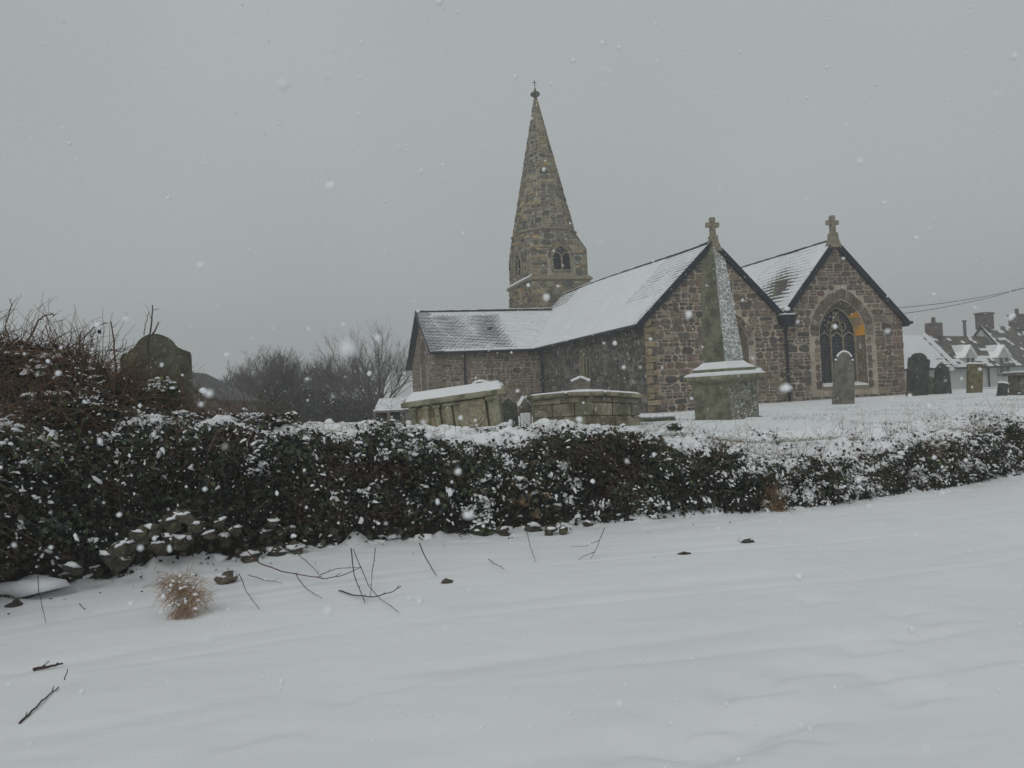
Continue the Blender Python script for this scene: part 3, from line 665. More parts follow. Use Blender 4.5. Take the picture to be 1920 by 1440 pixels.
# arrises, strings
sc = MB()
ring = lambda pts, z, g: [V3(uc+(x-uc)*g, vc+(y-vc)*g, z) for x, y in pts]
R0, R1, R2, R3 = ring(oc, b2-.06, 1.0), ring(oc, b2, 1.055), ring(oc, b2+.09, 1.05), ring(oc, b2+.16, .985)
sc.add(R0+R1+R2+R3, [(k*8+i, k*8+(i+1) % 8, (k+1)*8+(i+1) % 8, (k+1)*8+i) for k in range(3) for i in range(8)]); sc.build('string_course', M['dressed'], tw)
def sqring(x0, x1, y0, y1, prof):
    m_ = MB(); vs_ = []
    for g, z in prof: vs_ += [V3(x0-g, y0-g, z), V3(x1+g, y0-g, z), V3(x1+g, y1+g, z), V3(x0-g, y1+g, z)]
    m_.add(vs_, [(k*4+i, k*4+(i+1) % 4, (k+1)*4+(i+1) % 4, (k+1)*4+i) for k in range(len(prof)-1) for i in range(4)]); return m_
sqring(TWu0, TWu1, TWv0, TWv1, [(0, 8.12), (.12, 8.18), (.12, 8.28), (-.12, 8.50)]).build('string_course', M['dressed'], tw)
MB().prism([V3(TWu0-.13, TWv0-.1, 8.31), V3(TWu0-.13, TWv0-.1, 8.36), V3(TWu0+.06, TWv0-.1, 8.52), V3(TWu0+.08, TWv0-.1, 8.46)], V3(0, TWv1-TWv0+.2, 0)).build('ledge_snow', M['snow'], tw)
for W_, ff in ((WB, fB), (WS, fBS)):
    k = window(tw, ff, W_, 2, .25, panes=False, splay=.08, sillsnow=False) if False else None
    o1 = W_.outline(); n = len(o1)
    mb = MB(); mb.add([ff(x, y, .06) for x, y in W_.outline(.06)]+[ff(x, y, .05) for x, y in o1], [(i, i+n, (i+1) % n+n, (i+1) % n) for i in range(n)])
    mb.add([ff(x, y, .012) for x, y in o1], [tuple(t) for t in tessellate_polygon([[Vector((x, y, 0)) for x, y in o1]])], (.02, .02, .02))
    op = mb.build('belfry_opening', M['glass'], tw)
    lv = MB(); y = W_.base+.08
    while y < W_.s+.25:
        hw = W_.half(y)-.1; lv.prism([ff(W_.cx-hw, y, .02), ff(W_.cx-hw, y+.02, .02), ff(W_.cx-hw, y-.04, .10), ff(W_.cx-hw, y-.06, .10)], ff(W_.cx+hw, y, .02)-ff(W_.cx-hw, y, .02)); y += .16
    lv.build('louvres', M['iron'], op)
    fr = MB(); fr.tube([ff(W_.cx, W_.base, .1), ff(W_.cx, W_.s+.1, .1)], .07, n=4); fr.tube([ff(x, y, .07) for x, y in o1+[o1[0]]], .09, n=4)
    for sg in (-1, 1):
        h = Arch(W_.cx+sg*W_.b/2, 0, W_.b/2, W_.s-.05, W_.s+.35); fr.tube([ff(x, y, .09) for x, y in h.outline(0, 5, base=W_.s-.05)[2:]], .05, n=4)
    fr.build('opening_tracery', M['dressed'], op)
# finial and iron cross
fi = MB(); prof = [(.10, -.45), (.12, -.2), (.30, -.12), (.34, -.02), (.26, .08), (.10, .14), (.06, .34), (.0, .36)]; vs_ = []
for rr_, z in prof: vs_ += [apex+V3(rr_*math.cos(k*math.pi/5), rr_*math.sin(k*math.pi/5), z) for k in range(10)]
fi.add(vs_, [(k*10+i, k*10+(i+1) % 10, (k+1)*10+(i+1) % 10, (k+1)*10+i) for k in range(len(prof)-1) for i in range(10)])
fo = fi.build('finial', M['hs_moss'], tw, smooth=True)
c = MB(); c.tube([apex+V3(0, 0, .3), apex+V3(-.02, 0, .95)], .025); c.tube([apex+V3(-.16, 0, .74), apex+V3(.14, 0, .74)], .022); c.build('iron_cross', M['iron'], fo)
# plinth snow drift along church foot is part of the ground

# ------------------------------------------------------------------ overhead wires
def sag(p, q, s, n=16): return [p.lerp(q, i/n)+V3(0, 0, -s*4*(i/n)*(1-i/n)) for i in range(n+1)]
ce = CH.matrix_basis
cm = Matrix.Translation(G0) @ Matrix.Rotation(A0, 4, 'Z')
poleP = V3(38.0, 41., 0); poleTop = PY(1960, 527, 41); poleP = V3(poleTop.x, 41, 0)
for k, (s_, e_, lab) in enumerate((((1690, 577, 34.8), (1960, 529, 41), 'upper overhead wire running from the right church gable to the pole'), ((1697, 588, 35.2), (1960, 527, 41), 'lower overhead wire running from the right church eave to the pole'))):
    a = PY(s_[0], s_[1], s_[2]); b = PY(e_[0], e_[1], e_[2]); a = a + V3(-.15, 0, 0)
    tag(MB().tube(sag(a, b, .18), .016, n=4).build('overhead_wire', M['iron']), lab, 'wire')
MB().tube([V3(poleTop.x, 41, -1), V3(poleTop.x, 41, poleTop.z+.3)], .14, .10, n=8).build('utility_pole', M['treebark'])
tag(bpy.data.objects['utility_pole'], 'wooden pole carrying the overhead wires beside the churchyard', 'pole')

# ------------------------------------------------------------------ cottages
def prismx(mb, pts, x0, x1, col=(1, 1, 1)): return mb.prism([V3(x0, p[0], p[1]) for p in pts], V3(x1-x0, 0, 0), col)
CO = PY(1697, 737, 56); B_ = math.radians(35)
ct = thing('white_cottage', 'low white rendered cottage with snowy slate roof and two gabled dormers', 'house', CO, B_)
EH, RH, D = 1.78, 4.25, 2.0
wm = MB(); prismx(wm, [(0, -1.5), (4, -1.5), (4, EH), (2, RH-.1), (0, EH)], -6.5, 16.6); wm.build('wall', M['render'], ct)
ft = lambda a, b: V3(a, -.3+2.3*b, EH-.12+(RH-EH+.12)*b); nn_ = unit(0, -(RH-EH+.12), 2.3)
r = roof_slab(ft, nn_, -6.8, 16.5, ct)
def tc(a, b):
    q = nz(a*.6, b*4, 20)
    if a < 13.1: return 1.4 if b > .3+.3*nz(a*.5, 2.) else .9+.6*q
    return 1.1 if nz(a*1.1, b*6, 2) > (.30 if b > .3 else .0) else .1
slates(ft, nn_, 23.3, 3.4, tc, r, a0=-6.8, dw=.5, dh=.27, pal=PAL_SB)
fb_ = lambda a, b: V3(a, 4.3-2.3*b, EH-.12+(RH-EH+.12)*b); roof_slab(fb_, unit(0, 1, 1), -6.8, 16.2, ct)
MB().prism([ft(6.35, 0)+nn_*.08, ft(6.35, 1)+nn_*.08, ft(6.35, 1)+nn_*.28, ft(6.35, 0)+nn_*.28], V3(.3, 0, 0)).build('parapet', M['snow'], ct)
MB().box(V3(4.5, -.36, EH-.18), (23, .1, .1)).build('gutter', M['iron'], ct)
MB().box(V3(8.3, 2, RH+.45), (1.15, .8, 1.1)).build('chimney', M['brick'], ct); cs = bpy.data.objects['chimney']
MB().tube([V3(8.3, 2, RH+1.0), V3(8.3, 2, RH+1.45)], .17, .15, n=8).build('chimney_pot', M['brick'], cs)
MB().tube([V3(13.2, 2, RH), V3(13.2, 2, RH+1.2)], .13, n=8).tube([V3(13.2, 2, RH+1.2), V3(13.2, 2, RH+1.3)], .2, n=8).build('flue', M['lead'], ct)
def frame_win(parent, x0, x1, z0, z1, y, n=2, sn=True):
    f = MB(); t = .07
    for (a, b, c_, d) in ((x0, x1, z0, z0+t), (x0, x1, z1-t, z1), (x0, x0+t, z0+t, z1-t), (x1-t, x1, z0+t, z1-t)): f.box(V3((a+b)/2, y-.05, (c_+d)/2), (b-a, .1, d-c_))
    for i in range(1, n): x = x0+(x1-x0)*i/n; f.box(V3(x, y-.05, (z0+z1)/2), (t*1.4, .09, z1-z0-2*t))
    fo_ = f.build('window', M['render'], parent)
    for i in range(n): a = x0+(x1-x0)*i/n+t*.7; b = x0+(x1-x0)*(i+1)/n-t*.7; MB().box(V3((a+b)/2, y-.02, (z0+z1)/2), (b-a, .02, z1-z0-t*2)).build('pane', M['houseglass'], fo_)
    if sn: MB().box(V3((x0+x1)/2, y-.1, z0-.05), (x1-x0+.3, .22, .09)).build('sill', M['lead'], fo_)
def dormer(x0, x1, z0, ze, za, yb, wz0, parent):
    cx = (x0+x1)/2; d = MB(); d.prism([V3(x0, -.03, z0), V3(x1, -.03, z0), V3(x1, -.03, ze), V3(cx, -.03, za), V3(x0, -.03, ze)], V3(0, yb, 0)); dd = d.build('dormer', M['render'], parent)
    for sg in (-1, 1):
        xx = x0-.15 if sg < 0 else x1+.15; zz = ze-.12
        MB().prism([V3(cx, -.2, za+.02), V3(cx, -.2, za+.14), V3(xx, -.2, zz+.12), V3(xx, -.2, zz)], V3(0, yb, 0)).build('dormer_roof', M['slate'], dd)
        if sg < 0:
            xm_, zm_ = cx+(xx-cx)*.55, za+.14+(zz-za-.02)*.55
            MB().prism([V3(cx, .25, za+.145), V3(cx, .25, za+.18), V3(xm_, .25, zm_+.04), V3(xm_, .25, zm_+.005)], V3(0, yb-.5, 0)).build('dormer_snow', M['roofsnow'], dd)
    frame_win(dd, x0+.12, x1-.12, wz0, ze-.06, -.035)
dormer(8.5, 10.2, 1.7, 2.5, 3.25, 1.8, 1.85, ct); dormer(13.8, 15.9, -.3, 2.47, 3.25, 1.8, 1.02, ct)
MB().tube([V3(12.2, -.1, EH-.2), V3(12.2, -.1, -1)], .06, n=6).build('downpipe', M['iron'], ct)
# taller house
h2 = thing('tall_house', 'taller white gabled house with long grey slate roof behind the low cottage', 'house', CO, B_)
EH2, RH2 = 1.95, 5.2; wm = MB(); prismx(wm, [(0.05, -1.6), (4.6, -1.6), (4.6, EH2), (2.3, RH2-.1), (.05, EH2)], 16.65, 34); wm.build('wall', M['render'], h2)
ft2 = lambda a, b: V3(a, -.3+2.6*b, EH2-.3+(RH2-EH2+.3)*b); n22 = unit(0, -(RH2-EH2+.3), 2.6); r = roof_slab(ft2, n22, 16.5, 34, h2)
slates(ft2, n22, 17.5, 4.4, lambda a, b: (1.1 if nz(a*.9, b*7, 44) > .30 or a < .5 else .08), r, a0=16.5, dw=.5, dh=.27, pal=[(.11, .105, .095), (.14, .13, .115)])
roof_slab(lambda a, b: V3(a, 4.9-2.6*b, EH2-.3+(RH2-EH2+.3)*b), unit(0, 1, 1), 16.5, 34, h2)
for x in (17.3, 23.4):
    c_ = MB().box(V3(x, 2.3, RH2+.35), (1.35, .9, 1.3)).box(V3(x, 2.3, RH2+1.02), (1.5, 1.02, .14)).build('chimney', M['brick'], h2)
    if x > 20: MB().tube([V3(x, 2.3, RH2+1.1), V3(x, 2.3, RH2+1.6)], .17, n=8).build('chimney_pot', M['brick'], c_)
frame_win(h2, 19.5, 20.9, .4, 1.6, .02)
# low garden wall with snow in front of the cottages
gw = thing('garden_wall', 'low stone garden wall with snowy top in front of the white cottage', 'wall', PY(1790, 737, 50), B_)
MB().box(V3(6, 0, -.1), (24, .4, .5)).build('masonry', M['housestone'], gw); MB().box(V3(6, 0, .19), (24.05, .45, .08)).build('snow_cap', M['snow'], gw)

# ------------------------------------------------------------------ headstones
def outline_round(w_, h, sh, steps=8, kind='round'):
    a = w_/2
    if kind == 'round': top = [(a*math.cos(t*math.pi/steps), sh+(h-sh)*math.sin(t*math.pi/steps)) for t in range(steps+1)]
    elif kind == 'point': top = [(a, sh), (a*.8, sh+(h-sh)*.45), (a*.45, sh+(h-sh)*.78), (0, h), (-a*.45, sh+(h-sh)*.78), (-a*.8, sh+(h-sh)*.45), (-a, sh)]
    elif kind == 'shoulder': top = [(a, sh), (a*.93, sh+.05), (a*.72, sh+.05)]+[(a*.72*math.cos(t*math.pi/steps), sh+.05+(h-sh-.05)*math.sin(t*math.pi/steps)) for t in range(1, steps)]+[(-a*.72, sh+.05), (-a*.93, sh+.05), (-a, sh)]
    elif kind == 'gable': top = [(a, sh), (0, h), (-a, sh)]
    elif kind == 'flat': top = [(a, h-.03), (a*.9, h), (-a*.9, h), (-a, h-.03)]
    return [(-a*.97, -.4), (a*.97, -.4)]+top
def headstone(px, pybase, Y, w_, h, label, mat, kind='round', sh=None, yaw=0., lean=0., pitch=0., th=.12, snow=True, taper=1., z=None, group='weathered headstones in the churchyard'):
    p = PY(px, pybase, Y); zz = G(p.x, Y) if z is None else z; hh = p.z-zz
    sh = h*.72 if sh is None else sh
    t = thing('headstone', label, 'headstone', (p.x, Y, min(zz, p.z)), group=group, rot=(math.radians(pitch), math.radians(lean), math.radians(yaw)))
    h += max(0, p.z-zz)*0
    o = outline_round(w_, h, sh, kind=kind); o = [(x*(1+(taper-1)*max(0, z_)/h), z_) for x, z_ in o]
    bv = .012; n = len(o); cx, cz = 0, h/2
    fr = [V3(x*(1-.03), -th/2, z_ if z_ < 0 else z_-.012) for x, z_ in o]; f2_ = [V3(x, -th/2+bv, z_) for x, z_ in o]; f3_ = [V3(x, th/2, z_) for x, z_ in o]
    fs = [tuple(i for i in t_) for t_ in tessellate_polygon([[Vector((x, z_, 0)) for x, z_ in o]])]; m_ = MB()
    m_.add(fr+f2_+f3_, fs+[tuple(i+2*n for i in reversed(t_)) for t_ in fs]+[(k*n+i, (k+1)*n+i, (k+1)*n+(i+1) % n, k*n+(i+1) % n) for k in range(2) for i in range(n)])
    m_.build('slab', M[mat], t)
    if snow:
        top = [q for q in o[2:]]; s = MB(); top = top[1:-1] if len(top) > 4 else top
        pts = [V3(x, 0, z_+.008) for x, z_ in top]
        for k_ in range(len(pts)-1):
            sl2 = abs(pts[k_+1].z-pts[k_].z)/max(.001, abs(pts[k_+1].x-pts[k_].x))
            if sl2 < 2.2: s.tube([pts[k_]+V3(0, 0, .004), pts[k_+1]+V3(0, 0, .004)], th*.42, n=6)
        if s.v:
            s.v = [(x, y, z_ if True else z_) for x, y, z_ in s.v]; s.build('snow_cap', M['snow'], t)
    return t
headstone(1581, 757, 27, .74, 1.76, 'tall grey leaning headstone standing in front of the right church window', 'hs_grey', 'shoulder', sh=1.42, lean=4, taper=.84, yaw=-12)
headstone(1719, 742, 30, .86, 1.62, 'large dark headstone leaning right, beside the church corner', 'hs_dark', 'shoulder', sh=1.36, lean=7.5, taper=1., yaw=10, snow=False)
headstone(1769, 737, 31, .66, 1.22, 'dark pointed headstone just right of the large dark leaning one', 'hs_dark', 'point', sh=.85, lean=-1, taper=.75, snow=False)
headstone(1742, 737, 32, .58, .72, 'small mossy headstone between the large dark and the pointed one', 'hs_moss', 'round', sh=.5, lean=2, snow=False)
headstone(1827, 735, 31, .56, 1.12, 'brown square-topped headstone in front of the white cottage', 'hs_brown', 'flat', lean=4, yaw=-8)
headstone(1878, 744, 27, .32, .46, 'small dark stub headstone leaning right in the snow near the frame edge', 'hs_dark', 'flat', lean=12, taper=.9)
headstone(957, 803, 17, .40, .64, 'small dark grey headstone between the two chest tombs', 'hs_dark', 'gable', sh=.5, lean=-3, taper=.9, snow=False, z=-.62)
headstone(987, 803, 16, .24, .62, 'narrow snow-plastered headstone at the left end of the block tomb', 'hs_grey', 'gable', sh=.44, lean=-1, th=.14, z=-.6)
headstone(903, 800, 20, .48, 1.12, 'round-topped headstone rising behind the panelled chest tomb', 'hs_moss', 'round', sh=.95, lean=2)
headstone(1091, 800, 20, .46, 1.22, 'grey headstone behind the block tomb below the side window', 'hs_grey', 'gable', sh=1.12, lean=1)
nh = [o for o in bpy.data.objects if o.get('label', '').startswith('narrow snow-plastered')][0]
MB().box(V3(0, -.085, .13), (.21, .05, .36), bev=.015).build('plastered_snow', M['snow'], nh)
# ornate big headstone left
p = PY(297, 790, 10.6)
t = thing('headstone', 'broad ornate mossy headstone with domed top and scrolled shoulders behind the brambles', 'headstone', (p.x, 10.6, -.25), rot=(math.radians(-3), math.radians(-1), math.radians(4)), group='weathered headstones in the churchyard')
a = .44; h = 1.33
top = [(a, h-.30), (a*.97, h-.26), (a*.86, h-.235), (a*.80, h-.275), (a*.73, h-.21), (a*.62, h-.185)]+[(a*.60*math.cos(math.radians(d)), h-.26+.26*math.sin(math.radians(d))) for d in range(25, 156, 13)]+[(-a*.62, h-.185), (-a*.73, h-.21), (-a*.80, h-.275), (-a*.88, h-.235), (-a, h-.30)]
o = [(-a, -.5), (a, -.5)]+top; mb = MB().prism([V3(x, -.07, z_) for x, z_ in o], V3(0, .14, 0)); sl0 = mb.build('slab', M['hs_moss'], t)
MB().prism([V3(x*.8, -.082, -.5 if z_ < 0 else .1+(z_-.1)*.86) for x, z_ in o], V3(0, .011, 0)).build('inscription_panel', M['hs_moss'], t)

# ------------------------------------------------------------------ panelled chest tomb (leans left)
p = PY(852, 806, 14)
t = thing('chest_tomb', 'panelled chest tomb with hipped snowy lid and carved end panel, sinking leftwards', 'tomb', (p.x+.11, 14.3, -.58), rot=(0, math.radians(-5.4), math.radians(-4)))
Wt, Dt, Ht = 1.62, .8, .58
MB().box(V3(0, 0, Ht/2-.1), (Wt-.12, Dt-.12, Ht+.15)).build('core', M['tomb'], t)
MB().box(V3(.0, 0, -.02), (Wt+.24, Dt+.24, .1), bev=.02).build('plinth', M['tomb'], t)
MB().blob(V3(.42, -Dt/2-.05, .035), (.42, .08, .035), .3).blob(V3(.80, -Dt/2+.0, .05), (.15, .12, .05), .2).build('plinth_snow', M['snow'], t, smooth=True)
x = -Wt/2
for i, (xc, wd) in enumerate(((-.76, .10), (-.53, .09), (-.34, .09), (-.14, .13), (.0, .1))):
    MB().box(V3(xc+.02, -Dt/2+.01, Ht/2), (wd, .12, Ht), bev=.02).box(V3(xc+.02, -Dt/2+.0, Ht-.04), (wd+.04, .15, .06), bev=.012).box(V3(xc+.02, -Dt/2+.0, .06), (wd+.03, .15, .06), bev=.012).build('pilaster', M['tomb'], t)
for xc, wd in ((-.645, .14), (-.435, .11), (-.22, .1)):
    MB().box(V3(xc+.02, -Dt/2+.045, Ht/2), (wd, .06, Ht-.06)).build('panel', M['tomb_red'], t)
    sh_ = MB()
    for r_, z_ in ((0, .12), (.03, .2), (.035, .3), (.02, .42)): sh_.blob(V3(xc+.02, -Dt/2+.015, z_), (.03, .02, .06), .2, n=6, m=4)
    sh_.build('carved_ornament', M['tomb_red'], t)
pn = MB().box(V3(.30, -Dt/2-.0, Ht/2+.02), (.47, .10, Ht-.06), bev=.012).build('panel', M['tomb_red'], t)
o_ = MB()
def arc(cx, cz, r_, a0, a1, rad=.016, sq=1., n=10): o_.tube([V3(cx+r_*math.cos(math.radians(a0+(a1-a0)*i/n)), -Dt/2-.055, cz+sq*r_*math.sin(math.radians(a0+(a1-a0)*i/n))) for i in range(n+1)], rad, rad*.7, n=5)
arc(.30, .30, .13, 200, 340, .02); arc(.30, .33, .07, 0, 360); arc(.18, .42, .07, -30, 150); arc(.42, .42, .07, 30, 210); arc(.30, .30, .19, 190, 350, .022); arc(.30, .46, .05, 20, 160)
o_.tube([V3(.42, -Dt/2-.055, .34), V3(.49, -Dt/2-.055, .24)], .016); o_.tube([V3(.15, -Dt/2-.055, .2), V3(.22, -Dt/2-.055, .14)], .02)
for k in range(14): o_.blob(V3(U(.15, .45), -Dt/2-.05, U(.12, .5)), (.03, .012, .022), .4, n=6, m=4)
o_.build('carved_relief', M['relief'], pn, smooth=True)
MB().box(V3(.67, -Dt/2+.02, Ht/2), (.20, .16, Ht), bev=.02).box(V3(.67, -Dt/2+.02, Ht-.03), (.26, .22, .09), bev=.02).build('corner_pilaster', M['tomb'], t)
MB().box(V3(-.78, Dt/2, Ht/2), (.14, .14, Ht), bev=.02).build('corner_pilaster', M['tomb'], t)
def hip(mb, cz, W_, D_, W2_, D2_, h_, lip, col=(1, 1, 1), jit=0.):
    vs_ = []
    for (a, b, z_) in ((W_/2-.02, D_/2-.02, cz), (W_/2, D_/2, cz+.02), (W_/2, D_/2, cz+lip), (W2_/2, D2_/2, cz+h_)):
        vs_ += [V3(-a, -b, z_), V3(0, -b-U(-jit, jit), z_+U(-jit, jit)), V3(a, -b, z_), V3(a, b, z_), V3(-a, b, z_)]
    fs_ = [tuple(range(4, -1, -1)), tuple(range(15, 20))]+[(k*5+i, k*5+(i+1) % 5, (k+1)*5+(i+1) % 5, (k+1)*5+i) for k in range(3) for i in range(5)]
    return mb.add(vs_, fs_, col)
hip(MB(), Ht, 1.84, 1.04, 1.58, .16, .24, .075).build('lid', M['tomb'], t)
def snowhip(parent, cz, W_, D_, W2_, D2_, h_, off=.022, n=26, m_=10):
    # snow blanket on the sloping lid
    mb = MB(); vs_ = []
    for j in range(m_+1):
        for i in range(n+1):
            x = (-1+2*i/n)*W_/2; y = (-1+2*j/m_)*D_/2
            fx = max(0, (abs(x)-W2_/2)/(W_/2-W2_/2)); fy = max(0, (abs(y)-D2_/2)/(D_/2-D2_/2)); q = max(fx, fy)
            e = min(1, (1-max(abs(x)/(W_/2), abs(y)/(D_/2)))*14)
            vs_.append(V3(x, y, cz+h_*(1-q)+off*(.3+.7*e)+.008*nz(x*6, y*6, 2)+(-.03 if e < .05 else 0)))
    fs_ = [(j*(n+1)+i, j*(n+1)+i+1, (j+1)*(n+1)+i+1, (j+1)*(n+1)+i) for j in range(m_) for i in range(n)]
    return mb.add(vs_, fs_).build('lid_snow', M['snow'], parent, smooth=True)
snowhip(t, Ht+.08, 1.80, 1.0, 1.58, .16, .165)
# ------------------------------------------------------------------ coursed block tomb
t = thing('block_tomb', 'chest tomb of coursed granite blocks under a humped snowy slab', 'tomb', (PY(1100, 800, 15).x, 15.4, -.62), rot=(0, math.radians(.6), math.radians(-2)))
Wt, Dt = 2.0, .95
def hump(x): return .085*(1-min(1, abs(x-.05)/1.05)**1.15)-.02*x
def block_b(x0, x1, z0, z1, y0, y1, name, mat, col, bev=.012):
    mb = MB(); mb.box(V3((x0+x1)/2, (y0+y1)/2, (z0+z1)/2), (x1-x0-.010, y1-y0, z1-z0-.010), bev=bev, col=col)
    mb.v = [(a+nz(a*3, c_*4, 1)*.008, b+nz(a*2, c_*3, 5)*.012, c_+hump(a)*min(1, max(0, c_/.5))) for a, b, c_ in mb.v]
    return mb.build(name, M[mat], t)
MB().box(V3(0, .0, .22), (Wt-.14, Dt-.14, .5)).build('core', M['tomb'], t)
for z0, z1, js in ((-.12, .20, (-1, -.42, .02, .55, 1)), (.20, .42, (-1, -.62, -.2, .16, .50, .86, 1)), (.42, .535, (-1, -.45, .0, .5, 1))):
    for a, b in zip(js[:-1], js[1:]):
        block_b(a, b, z0, z1, -Dt/2+U(-.006, .006), -Dt/2+.2, 'block', 'ashlar', random.choice([(.20, .19, .14), (.24, .22, .16), (.17, .165, .12), (.26, .23, .15)]))
    for sg in (-1, 1): block_b(sg*1.0-(.2 if sg > 0 else 0), sg*1.0+(.2 if sg < 0 else 0), z0, z1, -Dt/2+.2, Dt/2, 'block', 'ashlar', (.15, .145, .11))
for a, b in ((-1.1, -.35), (-.35, .38), (.38, 1.1)):
    block_b(a, b, .535, .625, -Dt/2-.09, Dt/2+.09, 'slab', 'ashlar', random.choice([(.22, .21, .15), (.25, .23, .16)]), bev=.022)
mb = MB(); n, m_ = 40, 8; vs_ = []
for j in range(m_+1):
    for i in range(n+1):
        x = (-1+2*i/n)*1.07; y = (-1+2*j/m_)*(Dt/2+.07); e = min(1, (1-max(abs(x)/1.07, abs(y)/(Dt/2+.07)))*10); vs_.append(V3(x, y, .618+hump(x)+.028*e+.008*nz(x*4, y*4)-(.02 if e < .05 else 0)))
mb.add(vs_, [(j*(n+1)+i, j*(n+1)+i+1, (j+1)*(n+1)+i+1, (j+1)*(n+1)+i) for j in range(m_) for i in range(n)]).build('slab_snow', M['snow'], t, smooth=True)
# low snow-covered ledger slab by the block tomb
p = PY(1224, 785, 17)
t = thing('ledger_slab', 'low flat grave slab buried in snow right of the block tomb', 'grave slab', (p.x, 17.3, G(p.x, 17.3)), math.radians(12))
MB().box(V3(0, 0, 0), (.62, 1.3, .16), bev=.02).build('slab', M['hs_moss'], t); MB().box(V3(0, 0, .11), (.60, 1.28, .06), bev=.025).build('snow_cap', M['snow'], t)
# ------------------------------------------------------------------ obelisk monument
p = PY(1366, 780, 16.5)
t = thing('obelisk_monument', 'tall leaning obelisk on square pedestal, wind-blown snow stuck to its right face', 'monument', (p.x+.02, 16.7, -.68), rot=(0, math.radians(-1.2), math.radians(35)))
MB().box(V3(0, 0, .42), (.93, .93, .98), bev=.015).build('pedestal', M['pedestal'], t)
MB().box(V3(0, 0, -.02), (1.06, 1.06, .16), bev=.02).build('base_step', M['pedestal'], t)
prof = [(.46, .80), (.57, .865), (.585, .90), (.585, .955), (.56, .97), (.455, .99), (.455, 1.085), (.44, 1.10), (.30, 1.12)]
def sq(prof): 
    m_ = MB(); v_ = []
    for a, z_ in prof: v_ += [V3(-a, -a, z_), V3(a, -a, z_), V3(a, a, z_), V3(-a, a, z_)]
    return m_.add(v_, [(k*4+i, k*4+(i+1) % 4, (k+1)*4+(i+1) % 4, (k+1)*4+i) for k in range(len(prof)-1) for i in range(4)]+[(3, 2, 1, 0), tuple(4*(len(prof)-1)+i for i in range(4))])
sq(prof).build('cornice', M['tomb'], t)
# snow on the cornice ledges
sq([(.58, .952), (.58, .985), (.52, 1.015), (.458, 1.035), (.458, .96)]).build('ledge_snow', M['snow'], t)
sq([(.45, 1.093), (.445, 1.115), (.36, 1.165), (.29, 1.24), (.25, 1.28), (.2, 1.1)]).build('step_snow', M['snow'], t)
lean = Matrix.Rotation(math.radians(1.6), 3, 'X') @ Matrix.Rotation(math.radians(-1.4), 3, 'Y')
L0 = Matrix.Rotation(math.radians(-35), 3, 'Z') @ Matrix.Rotation(math.radians(-1.6), 3, 'Y') @ Matrix.Rotation(math.radians(35), 3, 'Z')
sh_ = MB(); v_ = []
for a, z_ in ((.295, 1.14), (.285, 1.4), (.235, 2.3), (.165, 3.36), (.012, 3.64)):
    for q in ((-1, -1), (1, -1), (1, 1), (-1, 1)): v_.append(L0 @ V3(q[0]*a, q[1]*a, z_-1.14)+V3(0, 0, 1.14))
sh_.add(v_, [(k*4+i, k*4+(i+1) % 4, (k+1)*4+(i+1) % 4, (k+1)*4+i) for k in range(4) for i in range(4)]+[(16, 17, 18, 19)]).build('shaft', M['obelisk'], t)
# snow lumps stuck to the windward face of the shaft
sn = MB()
for k in range(200):
    z_ = 1.3+2.05*random.random()**.9; a = np.interp(z_, [1.14, 1.4, 2.3, 3.36], [.295, .285, .235, .165]); x = a*U(-.92, .97); r_ = U(.008, .026)
    if random.random() > .35+.65*((x/a+1)/2): continue
    p_ = L0 @ V3(x, -a-.002, z_-1.14)+V3(0, 0, 1.14); sn.blob(p_, (r_*1.4, .010, r_), .3, n=6, m=3)
# (face towards +x-y is the right one once turned 35 degrees)
sn.build('stuck_snow', M['snow'], t, kind='stuff', smooth=True)
sn = MB()
for k in range(90): r_ = U(.006, .016); sn.blob(V3(U(-.4, .44), -.466, U(.1, .75)*random.random()), (r_*1.3, .006, r_), .3, n=5, m=3)
sn.build('stuck_snow', M['snow'], t, kind='stuff', smooth=True)
MB().blob(V3(.1, -.72, -.02), (.62, .28, .10), .2, n=14, m=8).build('foot_drift', M['snow'], t, smooth=True)
# right-edge chest tomb
p = PY(1925, 740, 27); t = thing('chest_tomb', 'grey chest tomb with snowy overhanging slab at the right edge, before the white house', 'tomb', (p.x+.5, 27.3, G(p.x, 27.3)), math.radians(-4))
MB().box(V3(0, 0, .3), (1.35, .8, .75), bev=.02).build('body', M['hs_grey'], t); MB().box(V3(0, 0, .70), (1.62, 1.05, .10), bev=.02).build('slab', M['hs_grey'], t); MB().box(V3(0, 0, .78), (1.6, 1.02, .05), bev=.02).build('slab_snow', M['snow'], t)
MB().box(V3(0, 0, .02), (1.55, 1.0, .12), bev=.02).build('plinth', M['hs_grey'], t)
p = PY(1388, 1000, 27)

